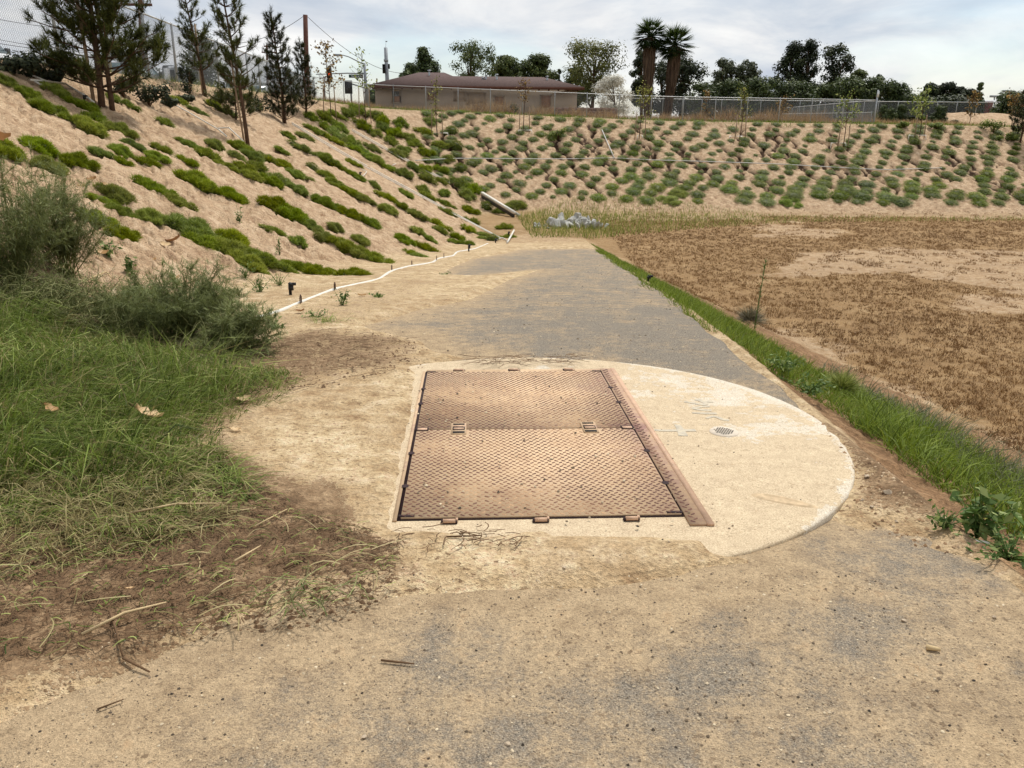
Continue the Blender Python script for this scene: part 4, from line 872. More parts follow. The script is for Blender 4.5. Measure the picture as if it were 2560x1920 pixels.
# ================================================================ PIPES AND SMALL THINGS ON THE BANKS
M_PVC=plain('white_pvc',G(222,216,202),.45,0,.08,6); M_PVC2=plain('grey_pvc',G(196,192,182),.5,0,.1,6); M_BLKPL=plain('black_plastic',(.018,.018,.018),.5,0,.2)
M_IRON=plain('rusty_pin',G(70,48,36),.8,0,.3,20)
def pipe(pts,rad,label,lift=None,group=None,mat=M_PVC,name='irrigation_pipe',stakes=(),sub=8):
    P=np.array([ground(*p) for p in pts]); P[:,2]+=rad if lift is None else lift
    t=np.arange(len(P)); tt=np.linspace(0,len(P)-1,(len(P)-1)*sub+1); C=np.stack([np.interp(tt,t,P[:,k]) for k in range(3)],1)
    if sub>1:
        for _ in range(3): C[1:-1]=.25*C[:-2]+.5*C[1:-1]+.25*C[2:]
    root=empty(name,P[0]); MB().tube(C-P[0],rad,8).build('pipe',mat,root,True)
    for u,v in stakes:
        g=ground(u,v); m=MB(); m.tube(np.array([[0,.03,-.12],[0,.03,.10],[0,0,.125],[0,-.035,.10],[0,-.04,.02]])+(g-P[0]),.007,5); m.build('pin',M_IRON,root)
    tag(root,label,'pipe',group); return root
pipe([(577,824),(649,802),(699,786),(753,763),(834,730),(889,718),(947,705),(975,684),(1020,671),(1079,662),(1097,650),(1133,644),(1142,633),(1187,626),(1219,612)],.026,'long wavy white pipe lying along the foot of the left bank',stakes=((753,766),(838,731),(980,682),(1030,669),(1092,655),(1110,648)))
for k,off in enumerate((0,6)):
    pipe([(730,310+off*.6),(781,338+off*.7),(889,405+off*.8),(1034,479+off*.7),(1142,540+off*.6),(1251,598+off*.2)],.019,('upper','lower')[k]+' pipe of the long straight pair running down the left bank',.045,mat=M_PVC,sub=2)
    pipe([(880,326+off*.6),(915,345+off*.7),(972,377+off*.7),(1052,421+off*.6),(1124,457+off*.6)],.019,('upper','lower')[k]+' pipe of the short straight pair below the far corner',.05,mat=M_PVC,sub=2)
pipe([(1038,405),(1142,399),(1400,401),(1531,398),(1618,403),(1763,407),(1940,413),(2094,422),(2209,428),(2354,423)],.019,'long white pipe running level across the middle of the far bank',.06,mat=M_PVC2)
pipe([(1505,328),(1520,364),(1536,399)],.024,'short white pipe running down to the level pipe on far bank',.06,mat=M_PVC2,sub=2)
pipe([(79,213),(116,215),(165,221),(208,247),(237,268)],.018,'bent white pipe reaching the foot of the largest pine',.09,sub=1)
pipe([(83,201),(116,215)],.018,'short pale pipe branch under the dark shrubs at the crest',.09,sub=1); pipe([(88,215),(119,230)],.018,'short white pipe branch below the dark shrubs at the crest',.08,sub=1)
pipe([(435,266),(547,330),(567,347)],.018,'thin white pipe above the leaning staked pine',.06,sub=1); pipe([(547,330),(573,328),(610,363)],.018,'bent white pipe ending at the leaning staked pine',.09,sub=1)
pipe([(1268,612),(1285,580)],.03,'short upright white pipe end at the foot of the left bank',.06,sub=1); pipe([(1238,606),(1255,598),(1268,606)],.02,'small white pipe elbow near the end of the path',.05,sub=1)
pipe([(905,428),(918,432),(910,442),(900,446)],.012,'short curled white hose below the straight pair of pipes',.05); pipe([(980,417),(990,412)],.014,'small loose white pipe piece among the groundcover',.05,sub=1)
pipe([(500,395),(503,380)],.0,'x') if False else None
# inlet channel at the corner
a,b=ground(1204,493),ground(1285,543); L_=np.linalg.norm(b-a); root=empty('inlet_channel',a); d=unit(b-a); sd_=unit(np.cross(d,[0,0,1.])); up=np.cross(sd_,d); R=np.stack([d,sd_,up],1)
MB().box((b-a)/2+up*.18,(L_,.10,.10),R=R).build('lip',M_PVC,root); MB().box((b-a)/2+up*.06,(L_*.98,.08,.16),R=R).build('side',plain('shaded_metal',G(70,66,60),.8),root); MB().box((b-a)/2+up*.02+sd_*-.3,(L_*.95,.07,.10),R=R).build('lip',M_PVC2,root)
tag(root,'white edged inlet channel running down the corner of the bank','channel')
def sprinkler(u,v,h,label):
    p=ground(u,v); root=empty('sprinkler_head',p); m=MB(); m.tube([(0,0,-.05),(0,0,h*.55),(.01,0,h*.56),(.01,0,h*.9)],[.018,.018,.032,.030],8); m.build('riser',M_BLKPL,root); m=MB(); m.tube([(.01,0,h*.9),(.02,0,h*1.03)],[.036,.026],8).box((.045,0,h*.97),(.05,.02,.03)); m.build('nozzle',M_BLKPL,root); tag(root,label,'sprinkler')
sprinkler(727,745,.17,'black plastic sprinkler head beside the leafy weeds'); sprinkler(1172,632,.2,'black sprinkler head near the far end of the wavy pipe'); sprinkler(1239,610,.16,'small black sprinkler head beside the white pipe elbow'); sprinkler(900,447,.2,'black sprinkler head at the end of the curled hose'); sprinkler(1271,595,.2,'black sprinkler head beside the upright pipe end'); sprinkler(212,258,.14,'black sprinkler head on the pipe by the largest pine'); sprinkler(1620,702,.07,'black valve cap in the green strip along the path')
# white frames of pipe around the young trees
def treeframe(u,v,w,h,label):
    p=ground(u,v); dep=np.linalg.norm(p-EYEP); W_=w*dep/F; H_=h*dep/F; root=empty('pipe_frame',p); m=MB(); m.tube([(-W_/2,0,-.06),(-W_/2+.03,.05,H_),(W_/2-.03,.05,H_),(W_/2,0,-.06)],.022,6); m.build('pipe',M_PVC,root); tag(root,label,'pipe frame')
for u,v,w,h,l in [(2096,368,36,9,'white pipe frame below the young tree left of the fence corner'),(2293,350,40,10,'white pipe frame below the bushiest young tree on far bank'),(1840,345,32,4,'thin white pipe frame below the slim young tree'),(1600,346,14,7,'white pipe frame below the tallest young tree on far bank'),(1313,334,34,8,'white pipe frame below the young tree in front of the house'),(1100,338,40,5,'white pipe frame below the thin yellow young tree')]: treeframe(u,v,w,h,l)

# ================================================================ TREES
M_PINE=leafmat('pine_needles',G(46,50,20),G(88,96,42),G(142,144,78),.25); M_PINE2=leafmat('pine_needles_dark',G(34,38,18),G(64,70,34),G(110,112,62),.2)
def pine(base,H,Rc,seed,label,start=.12,lean=(0,0),stake=None,trunk=.05,mat=M_PINE,whorl=.24,nl=.13,trunks=1,top_r=.15):
    r=np.random.default_rng(seed); root=empty('pine_tree',base); tr=MB(); lm=MB(); nd=MB()
    CL=[];DL=[];SL=[]
    for q in range(trunks):
        off=np.array([q*.14,q*.08,0]); hh=H*(1 if q==0 else .8)
        t=np.linspace(0,1,10); C=np.stack([lean[0]*t+off[0]*(1-.3*t)+.03*np.sin(5*t+q),lean[1]*t+off[1],t*hh-.06],1); tr.tube(C,trunk*np.linspace(1,.22,10)*(1 if q==0 else .8),7)
        z=hh*start
        while z<hh*.98:
            f_=z/hh; nb=r.integers(4,7); a0=r.uniform(0,6.28)
            for b in range(nb):
                a=a0+b*6.28/nb+r.normal(0,.25); Lb=Rc*((1-f_)**.7*.85+top_r)*r.uniform(.55,1.15); p=np.array([np.interp(f_,t,C[:,k]) for k in range(3)])
                e=p+np.array([math.cos(a)*Lb,math.sin(a)*Lb,Lb*r.uniform(.15,.75)]); m_=(p+e)/2-np.array([0,0,.08*Lb]); s=np.linspace(0,1,5)[:,None]; B=(1-s)**2*p+2*s*(1-s)*m_+s*s*e; lm.tube(B,np.linspace(.014,.005,5)*trunk/.05,4)
                nt_=max(3,int(Lb/.085))
                for k in range(nt_):
                    fb=r.uniform(.3,1.) if k else 1.; bp=np.array([np.interp(fb,s[:,0],B[:,c_]) for c_ in range(3)]); d=unit(unit(e-p)*.55+np.array([0,0,.75])+r.normal(0,.35,3)); Lt=r.uniform(.08,.2)
                    lm.tube(np.stack([bp,bp+d*Lt]),[.005,.003],3,caps=False); CL.append(bp+d*Lt*.4);DL.append(d);SL.append(r.uniform(.8,1.2))
            z+=whorl*r.uniform(.8,1.2)
        CL.append(C[-1]);DL.append(np.array([0,0,1.]));SL.append(1.4)
    CL=np.array(CL);DL=np.array(DL);SL=np.array(SL); m=52; k=len(CL)*m
    ci=np.repeat(np.arange(len(CL)),m); f_=r.random(k); d=DL[ci]; P=CL[ci]+d*(f_*.16*SL[ci])[:,None]; D=d*.75+unit(r.normal(0,1,(k,3)))*.8
    blades(nd,P,D,nl*SL[ci]*r.uniform(.7,1.25,k),.016,.12,1,np.clip(np.repeat(r.uniform(.1,.75,len(CL)),m)+r.normal(0,.15,k),0,1),r)
    tr.build('trunk',M_BARK,root,True); lm.build('limbs',M_BARK,root); nd.build('crown',mat,root)
    if stake is not None:
        s0,s1,sr=stake; MB().tube([s0,s1],sr,7).build('stake',M_STAKE,root)
    tag(root,label,'pine tree'); return root
def P3(u,v): return ground(u,v)
def off(base,u,v):  # offset to a pixel at the depth of base
    q=atdepth(u,v,base[1]); return q-base
b=P3(255,269); pine(b,4.3,1.35,1,'largest pine on the left bank with two trunks and crown cut by frame',.10,(.0,.1),(off(b,237,268)+[0,0,-.1],off(b,188,-30),.035),.07,trunks=2,whorl=.3,nl=.15)
b=P3(515,243); pine(b,3.3,.62,2,'slim pine second from left at the crest, tied to a pale stake',.25,(-.35,0),(off(b,508,242),off(b,487,60),.03),.055)
b=P3(620,362); pine(b,4.15,.75,3,'leaning staked pine with bare lower trunk in front of the others',.34,off(b,556,0)[:2]*np.array([1,0]),(off(b,612,363)+[0,0,-.05],off(b,577,150),.022),.055,mat=M_PINE)
b=P3(590,300); pine(b,1.5,.85,13,'low bushy pine behind the leaning staked pine',.08,(0,0),None,.03)
b=P3(713,309); pine(b,3.75,.62,4,'dense narrow pine, the taller of the pair left of the wooden pole',.05,(-.18,0),(off(b,708,309),off(b,700,170),.03),.06,mat=M_PINE2,whorl=.17)
b=P3(766,291); pine(b,2.8,.50,5,'smaller narrow pine in front of the tall wooden pole',.12,(-.05,0),None,.05,mat=M_PINE2,whorl=.2)
b=P3(2550,357); pine(b,2.3,.85,6,'young pine at the right edge of the far bank',.2,(0,0),None,.05,mat=M_PINE2)
b=P3(430,235); 
M_YT=leafmat('young_leaf',G(70,74,28),G(120,122,54),G(188,186,110),.4); M_YTR=leafmat('young_leaf_rust',G(66,50,28),G(116,92,50),G(178,150,92),.35); M_YTG=leafmat('young_leaf_green',G(66,84,30),G(122,136,60),G(190,196,120),.4)
def young(u,v,top,wpx,seed,label,mat,nleaf=260,ls=.11,stakes=True,bare=.35,base=None):
    b=P3(u,v) if base is None else base; dep=b[1]; mp=dep/F*1.02; H=(v-top)*mp; W_=wpx/2*mp; r=np.random.default_rng(seed); root=empty('young_tree',b); tr=MB(); lf=MB()
    t=np.linspace(0,1,8); C=np.stack([.04*np.sin(4*t+seed),.03*np.cos(3*t),t*H*.95-.05],1); tr.tube(C,.024*np.linspace(1,.3,8),5); cl=[]
    for k in range(15):
        f_=r.uniform(bare,.92); p=np.array([np.interp(f_,t,C[:,c_]) for c_ in range(3)]); a=r.uniform(0,6.28); Lb=W_*(1.15-.65*(f_-bare)/(1-bare))*r.uniform(.5,1.1); e=p+np.array([math.cos(a)*Lb,math.sin(a)*Lb,Lb*r.uniform(.5,1.4)]); tr.tube(np.stack([p,(p+e)/2+[0,0,.05],e]),[.010,.007,.004],4,caps=False); cl+=[p*.3+e*.7,e,p*.6+e*.4]
    cl=np.array(cl+[C[-1],C[-2]]); q=cl[r.integers(0,len(cl),nleaf)]+r.normal(0,.09,(nleaf,3)); leaves(lf,q,r.normal(0,1,(nleaf,3))+np.array([0,0,.5]),ls*r.uniform(.6,1.3,nleaf),.6,None,r)
    tr.build('trunk',M_BARK,root); lf.build('crown',mat,root)
    if stakes:
        for s in (-1,1): MB().tube([(s*.26,.03*s,-.05),(s*.22,0,H*.45)],.022,6).build('stake',M_STAKE,root)
    tag(root,label,'young tree'); return root
young(826,305,127,85,1,'rusty leaved young tree at the far left corner, tied to two stakes',M_YTR,330,.13)
young(913,304,140,60,2,'sparse pale green young tree in front of the street sign',M_YTG,130,.13)
young(1093,341,200,30,3,'thin yellow leaved young tree at the left of the far bank',M_YT,170,.09)
young(1311,330,205,40,4,'olive young tree on far bank in front of the house',M_YTR,210,.09)
young(1600,347,213,50,5,'tall dense young tree on far bank below the palms',M_YT,330,.10)
young(1850,347,226,34,6,'slim dense young tree on far bank right of the palms',M_YT,240,.09)
young(2107,368,242,66,7,'bright green young tree on far bank left of the fence corner',M_YTG,330,.10)
young(2298,345,226,70,8,'bushiest yellow green young tree on far bank right of the fence corner',M_YTG,420,.11)
def back(u,v,Y): return atdepth(u,v,Y)
def backbase(u,Y):
    p=atdepth(u,305,Y); p[2]=hz(p[0],p[1]); return p
for u,Y,top,w,sd_,l in [(1762,62,230,22,11,'small young tree behind the first fence right of the palms'),(1952,62,248,40,12,'rusty young tree behind the first fence under the tall dark trees'),(2424,58,232,36,13,'rusty young tree on the low mound at the right'),(2530,52,238,60,14,'olive young tree at the right edge beyond the crest')]:
    bb=backbase(u,Y); pb=proj(bb)[1]; young(u,pb,top,w,sd_,l,M_YTR,220,.16,False,.2,bb)
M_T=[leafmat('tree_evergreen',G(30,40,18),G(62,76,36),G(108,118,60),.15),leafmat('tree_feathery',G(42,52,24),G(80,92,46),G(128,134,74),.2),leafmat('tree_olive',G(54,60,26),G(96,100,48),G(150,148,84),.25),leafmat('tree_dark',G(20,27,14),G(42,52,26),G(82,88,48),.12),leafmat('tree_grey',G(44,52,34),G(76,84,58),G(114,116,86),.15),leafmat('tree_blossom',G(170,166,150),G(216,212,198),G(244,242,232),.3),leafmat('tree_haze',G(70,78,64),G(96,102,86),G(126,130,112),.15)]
def tree(u,Y,top,wpx,seed,label,mi,shape='round',dens=1.,ls=.26,name='tree',low=.12,clumps=None,bot=None):
    b=backbase(u,Y); tz=atdepth(u,top,Y)[2]; H=tz-b[2]; W_=wpx/2*Y/F*1.02; r=np.random.default_rng(seed); root=empty(name,b); tr=MB(); lf=MB()
    nb=clumps or 46; cz=[]
    t=np.linspace(0,1,6); C=np.stack([.1*np.sin(3*t+seed),.1*np.cos(2*t+seed),t*H*.7-.1],1); tr.tube(C,np.linspace(.028,.008,6)*H+.02,7)
    ph=r.uniform(0,6.28,3); cen=[];sz_=[]
    while len(cen)<nb:
        f_=low+(1-low)*r.random(); fn=(f_-low)/(1-low)
        if shape=='round': prof=math.sqrt(max(.03,1-((fn-.42)/.60)**2))
        elif shape=='cone': prof=max(.10,1.0-.92*fn)**.75
        elif shape=='tower': prof=(.55+.25*math.sin(f_*11+ph[0])+.5*(1-f_)**1.5)*math.sqrt(max(.05,1.02-f_**6))
        else: prof=math.sqrt(max(.03,1-((fn-.55)/.60)**2))*(.9+.2*math.sin(f_*8+ph[1]))
        if r.random()>prof+.15: continue
        a=r.uniform(0,6.28); q=W_*prof*math.sqrt(r.random())*.86; s=W_*r.uniform(.20,.38)*(.75+.4*dens/2.2); c_=np.array([q*math.cos(a),q*math.sin(a),min(H*f_,H-s*.7)]); cen.append(c_); sz_.append(s)
        if r.random()<.4: tr.tube(np.stack([C[min(5,int(f_*5))],c_*.6+C[min(5,int(f_*5))]*.4+[0,0,.1],c_]),[.010*H,.006*H,.003*H],4,caps=False)
    NL=int(3000*dens); cen=np.array(cen);sz_=np.array(sz_); wgt=sz_**2/np.sum(sz_**2); ci=r.choice(nb,NL,p=wgt); d=unit(r.normal(0,1,(NL,3)))*np.array([1,1,.8]); P=cen[ci]+d*sz_[ci][:,None]*(r.random((NL,1))**.45)*r.uniform(.85,1.25,(NL,1))
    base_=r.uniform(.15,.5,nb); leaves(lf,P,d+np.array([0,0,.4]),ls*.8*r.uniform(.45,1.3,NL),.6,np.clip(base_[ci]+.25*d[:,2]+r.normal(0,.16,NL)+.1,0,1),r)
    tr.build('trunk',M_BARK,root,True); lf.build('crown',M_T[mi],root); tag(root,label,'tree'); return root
tree(1065,68,116,84,1,'dense conical evergreen behind the left end of the house',0,'cone',2.2,low=.42)
tree(1030,66,158,60,31,'low bushy tree behind the left hip of the roof',0,'round',2.,low=.35)
tree(1180,70,97,112,2,'airy feathery tree rising behind the middle of the roof',1,'flat',2.,.20,low=.35,clumps=34)
tree(1268,74,140,86,3,'rounded dense green tree behind the roof, left of its twin',1,'round',2.,.3,low=.45)
tree(1345,74,136,84,4,'rounded dense green tree behind the roof, right of its twin',1,'round',2.,.3,low=.45)
tree(1395,76,171,26,5,'thin dark conifer behind the right end of the roof',3,'cone',1.6)
tree(1478,72,98,150,6,'large loose olive green tree right of the house',2,'flat',2.4,.24,low=.2,clumps=46)
tree(1440,76,165,70,36,'dark lower tree tucked behind the right roof corner',0,'round',2.)
tree(1532,62,188,98,7,'tree covered in white blossom above the low block wall',5,'round',2.,.17,low=.1,clumps=30)
tree(1600,80,122,66,8,'dark tree behind the left palm',3,'flat',1.8,.3,low=.2); tree(1700,80,138,110,9,'wide dark tree behind the right palm',3,'round',2.,.3,low=.1); tree(1650,84,150,120,39,'dark tree between and behind the two palms',3,'round',2.,.3)
tree(1800,92,146,74,10,'grey green eucalyptus right of the palms, left of its twin',4,'round',2.,.34,low=.3); tree(1858,92,148,70,11,'grey green eucalyptus right of the palms, right of its twin',4,'round',2.,.34,low=.3)
tree(1962,84,100,92,12,'tall dark ragged tree, leftmost of the three tall ones',3,'tower',2.4,.3); tree(2003,84,97,92,13,'tallest dark ragged tree in the middle of the three tall ones',3,'tower',1.8,.3); tree(2072,84,107,112,14,'tall dark ragged tree, rightmost of the three tall ones',3,'tower',1.9,.3)
for k,(u,top,w) in enumerate([(1765,208,80),(1830,200,90),(1900,196,90),(1975,205,100),(2050,212,100),(2115,190,80),(2180,196,80),(2230,210,70)]):
    tree(u,78,top-4,w*1.35,50+k,'low dense dark green tree in the row under the tall trees, '+('first','second','third','fourth','fifth','sixth','seventh','eighth')[k]+' from the palms',0,'round',2.2,.3)
tree(2132,86,172,50,15,'medium green tree right of the three tall dark trees',1,'round',2.,.3); tree(2185,90,178,44,16,'dark topped slim tree above the low row near the fence corner',0,'cone',1.8,.3)
for k,(u,top,w) in enumerate([(2312,207,30),(2335,214,28),(2358,206,34),(2385,216,34),(2412,222,40)]): tree(u,80,top,w*1.6,70+k,'dark round headed tree far behind the right fence, '+('first','second','third','fourth','fifth')[k]+' from its left end',3,'round',2.,.3)
tree(2438,72,206,34,17,'dark pointed conifer left of the small gabled house',0,'cone',1.8,.25); tree(2365,76,240,150,77,'broad dark tree mass behind the right part of the fence',3,'round',2.2,.3); tree(2270,76,236,90,78,'dark tree behind the fence corner post',0,'round',2.,.3); tree(2525,66,228,110,18,'dark green tree at the right edge behind the fence',0,'round',2.2,.28)
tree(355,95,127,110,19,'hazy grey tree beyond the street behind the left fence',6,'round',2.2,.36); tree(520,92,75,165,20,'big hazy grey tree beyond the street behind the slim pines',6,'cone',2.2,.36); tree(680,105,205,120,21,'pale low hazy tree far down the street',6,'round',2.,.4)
tree(945,75,222,60,22,'dark bush against the left end wall of the house',0,'round',2.,.2)
for k,(u,Y,top,w) in enumerate([(2205,60,262,34),(2225,58,268,36),(2250,60,262,40),(2345,58,262,50),(2180,62,280,30)]): tree(u,Y,top,w,90+k,'dark young pine on the flat right of the fence corner, '+('first','second','third','fourth','fifth')[k]+' of the group',0,'cone',2.,.14,'pine_tree')
# shrubs
def shrub(u,v,wpx,hpx,seed,label,mat,ls=.06,n_=700,Y=None,cat='shrub'):
    b=P3(u,v) if Y is None else backbase(u,Y); mp=b[1]/F; r=np.random.default_rng(seed); root=empty('shrub',b); lf=MB(); st=MB(); W_=wpx/2*mp;H=hpx*mp
    for k in range(7):
        a=r.uniform(0,6.28); e=np.array([W_*.7*math.cos(a)*r.random(),W_*.7*math.sin(a)*r.random(),H*r.uniform(.5,.9)]); st.tube(np.stack([[0,0,-.05],e*.5+[0,0,.05],e]),[.012,.008,.004],4)
    cs=[np.array([W_*.75*r.normal(0,.5),W_*.6*r.normal(0,.5),H*r.uniform(.2,.75)]) for _ in range(9)]; c=np.array(cs)[r.integers(0,9,n_)]; d=unit(r.normal(0,1,(n_,3))); P=c+d*np.array([W_*.42,W_*.42,H*.34])*r.random((n_,1))**.5; P[:,2]=np.maximum(P[:,2],.01)
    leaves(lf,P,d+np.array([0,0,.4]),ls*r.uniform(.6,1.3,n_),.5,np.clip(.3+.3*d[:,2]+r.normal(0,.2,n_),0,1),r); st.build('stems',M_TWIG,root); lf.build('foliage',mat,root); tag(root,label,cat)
M_DSH=leafmat('dusty_shrub',G(36,44,28),G(62,70,46),G(112,116,84),.2)
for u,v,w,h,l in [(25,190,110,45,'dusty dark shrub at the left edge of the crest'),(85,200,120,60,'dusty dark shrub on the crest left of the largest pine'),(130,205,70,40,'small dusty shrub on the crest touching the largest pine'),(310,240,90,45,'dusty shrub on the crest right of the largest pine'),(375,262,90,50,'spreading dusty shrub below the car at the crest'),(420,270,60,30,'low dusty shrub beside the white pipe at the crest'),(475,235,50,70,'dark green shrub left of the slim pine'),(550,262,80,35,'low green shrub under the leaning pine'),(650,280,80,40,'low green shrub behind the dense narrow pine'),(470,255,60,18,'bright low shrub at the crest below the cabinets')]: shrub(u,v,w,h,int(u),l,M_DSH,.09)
for u,v,w,h,l in [(2485,332,70,32,'bright green shrub at the end of the far crest'),(2520,350,50,18,'low bright green shrub below the crest end'),(2340,322,40,14,'bright green tuft on the crest near the bushiest young tree'),(1395,345,55,24,'yellow green weed patch on the far bank below the house'),(2255,318,40,14,'small green tuft on the crest right of the fence corner')]: shrub(u,v,w,h,int(u),l,M_YTG,.10,700)
for k,(u,Y,w,h) in enumerate([(1355,50,62,26),(1440,50,60,26),(1510,51,55,26),(1665,50,75,20),(1740,50,60,22),(1820,52,80,34),(1900,50,60,24),(1930,52,80,34),(1990,51,80,26),(2040,51,80,30),(2160,52,60,28),(1130,50,90,20),(1200,52,70,34),(1255,51,60,34)]):
    b=backbase(u,Y); r=np.random.default_rng(500+k); root=empty('dry_grass_clump',b); mb=MB(); n_=420; W_=w/2*Y/F; H=h*1.5*Y/F; P=np.stack([r.uniform(-1,1,n_)*W_,r.uniform(-1,1,n_)*W_*.6,0*r.random(n_)],1); blades(mb,P,np.stack([r.normal(0,.4,n_),r.normal(0,.4,n_),np.ones(n_)],1),H*r.uniform(.5,1.1,n_)*(1.05-.5*np.abs(P[:,0]/W_)**2),.03,.35,1,r.random(n_),r); mb.build('blades',M_BUFF,root); tag(root,'dry buff grass clump behind the low far fence, '+('in front of the house' if u<1300 else 'in front of the low block wall' if u<1560 else 'below the palms' if u<1800 else 'left of the fence corner'),'grass clump','dry grass clumps behind the far fence')
shrub(1287,0,34,30,800,'dark green shrub at the foot of the house wall',M_T[0],.1,500,Y=51)
# palms
M_FROND=leafmat('palm_frond',G(28,40,16),G(62,82,34),G(126,140,74),.25); M_SKIRT=leafmat('palm_skirt',G(62,48,36),G(104,84,66),G(150,126,100),.1)
def palm(u0,ub,Y,top,cy,seed,label):
    b=backbase(ub,Y); c=atdepth(u0,cy,Y); tz=atdepth(u0,top,Y)[2]; H=c[2]-b[2]; dx=c[0]-b[0]; Rf=tz-c[2]; r=np.random.default_rng(seed); root=empty('palm_tree',b); tr=MB(); sk=MB(); fr=MB()
    t=np.linspace(0,1,9); C=np.stack([dx*t,0*t,H*t-.1],1); tr.tube(C,np.linspace(.30,.24,9),9); tr.build('trunk',M_BARK,root,True)
    n_=1700; f_=.16+.82*r.random(n_)**.8; a=r.uniform(0,6.28,n_); rad=.24+.17*ss(.45,.9,f_); P=np.stack([dx*f_+np.cos(a)*rad,np.sin(a)*rad,H*f_],1); D=np.stack([np.cos(a)*.10,np.sin(a)*.10,-np.ones(n_)],1); blades(sk,P,D,r.uniform(.5,1.3,n_),.09,.05,1,r.beta(2,2.4,n_),r); sk.build('dead_frond_skirt',M_SKIRT,root)
    for k in range(80):
        a=r.uniform(0,6.28); el=r.uniform(-.95,1.5); d=np.array([math.cos(a)*math.cos(el),math.sin(a)*math.cos(el),math.sin(el)]); p0=np.array([dx,0,H]); L_=Rf*r.uniform(.42,.66); p1=p0+d*L_; fr.tube(np.stack([p0,p1]),[.03,.018],3,.25,False)
        s1=unit(np.cross(d,[0,0,1.])); s2=np.cross(s1,d); m=17; th=np.linspace(-1.25,1.25,m); dd=np.cos(th)[:,None]*d+np.sin(th)[:,None]*s1+r.normal(0,.08,(m,3)); blades(fr,np.repeat(p1[None],m,0),dd,Rf*.60*r.uniform(.8,1.15,m),.10,.22,1,np.clip(.35+.35*math.sin(el)+r.normal(0,.15,m),0,1),r)
    fr.build('crown',M_FROND,root); tag(root,label,'palm tree')
palm(1625,1620,70,43,90,1,'taller fan palm with shaggy brown skirt, left of the pair'); palm(1688,1664,70,62,112,2,'leaning fan palm with shaggy brown skirt, right of the pair')

# ================================================================ FENCES
M_GALV=plain('galvanised_steel',G(168,172,174),.45,.3,.1,5); M_WIRE=plain('chain_wire',G(120,124,126),.5,.3,.1,5); M_RAIL=plain('bright_rail',G(206,208,206),.4,.2,.06,3)
POST={}
def fence(pts,h,sp,name,label,pr=.03,rr_=.022,wr=.0022,pitch=.075,midrail=False,zoff=0.,wire=True):
    P=np.array(pts,float); L_=np.concatenate([[0],np.cumsum(np.linalg.norm(np.diff(P,axis=0),axis=1))]); tot=L_[-1]; root=empty(name,(P[0][0],P[0][1],hz(*P[0])+zoff)); o=np.array([P[0][0],P[0][1],hz(*P[0])+zoff])
    at_=lambda s:np.array([np.interp(s,L_,P[:,0]),np.interp(s,L_,P[:,1])]); gz=lambda s:hz(*at_(s))+zoff
    key=(h,pr)
    if key not in POST: POST[key]=MB().tube([(0,0,-.15),(0,0,h+.0),(0,0,h+.04)],[pr,pr,pr*.4],7).mesh('post',True,[M_GALV])
    k=int(round(tot/sp)); ss_=np.linspace(0,tot,k+1)
    for s in ss_:
        q=at_(s); link('post',POST[key],root,np.array([q[0],q[1],gz(s)])-o)
    T_=np.array([[*at_(s),gz(s)+h-.02] for s in ss_])-o; MB().tube(T_,rr_,6).build('top_rail',M_RAIL,root,True)
    if midrail: MB().tube(T_-[0,0,h*.55],rr_*.8,6).build('mid_rail',M_RAIL,root,True)
    if wire:
        mb=MB(); s0=np.arange(-h,tot,pitch); V=[]
        for sgn in (0,1):
            a=s0.copy(); b=a+h; za,zb=np.zeros_like(a),np.full_like(a,h)
            lo=np.clip(a,0,tot); hi=np.clip(b,0,tot); za=(lo-a); zb=(hi-a)
            if sgn: za,zb=h-za,h-zb
            m=hi-lo>.02; lo,hi,za,zb=lo[m],hi[m],za[m],zb[m]
            A=np.stack([np.interp(lo,L_,P[:,0]),np.interp(lo,L_,P[:,1]),np.interp(lo,ss_,T_[:,2]+o[2]-h+.02)+za],1)-o; B=np.stack([np.interp(hi,L_,P[:,0]),np.interp(hi,L_,P[:,1]),np.interp(hi,ss_,T_[:,2]+o[2]-h+.02)+zb],1)-o
            d=unit(B-A); t_=unit(np.cross(d,np.array([0,0,1.])+d*0)); u_=np.cross(d,t_)
            n_=len(A); q=[]
            for e in (A,B):
                for c_ in (0,2.094,4.189): q.append(e+wr*(math.cos(c_)*t_+math.sin(c_)*u_))
            Vv=np.stack(q,1).reshape(-1,3); ix=np.arange(n_)[:,None]*6; mb.add(Vv,np.concatenate([ix+np.array([0,1,4,3]),ix+np.array([1,2,5,4]),ix+np.array([2,0,3,5])]))
        mb.build('wire_mesh',M_WIRE,root)
    tag(root,label,'fence'); return root
fence([(-9.35,12.),(-9.6,26),(-10.6,45),(-12.6,72)],1.88,3.0,'chain_link_fence','tall chain-link fence along the street on the crest of the left bank',.04,.025,.0026)
pa=atdepth(985,276,46.); pc=atdepth(2184,312,44.8)
fence([(pa[0],46.),(pc[0],44.8)],1.24,1.66,'chain_link_fence','low chain-link fence with pale top rail behind the crest of the far bank',.022,.018,.0022)
fence([(pa[0],46.),(pa[0]-2.8,47.6),(-11.5,52)],1.24,1.66,'chain_link_fence','short chain-link fence turning toward the street at the left corner',.022,.018)
pb0=atdepth(1560,243,72); pb1=atdepth(2640,256,70)
fence([(pb0[0],72),(pb1[0],70)],1.22,1.66,'chain_link_fence','farther chain-link fence with pale rail in front of the dark trees',.03,.028,.006,.12,False,.6)
fence([(pc[0],44.8),(pc[0]+2.,56),(pc[0]+4.6,70)],1.24,2.4,'chain_link_fence','chain-link fence running back from the corner post',.022,.018)
fence([(pc[0]-.15,44.9),(atdepth(1955,300,58)[0],58)],.62,2.2,'chain_link_fence','low inner rail fence left of the corner post',.02,.018,.0022,.075)
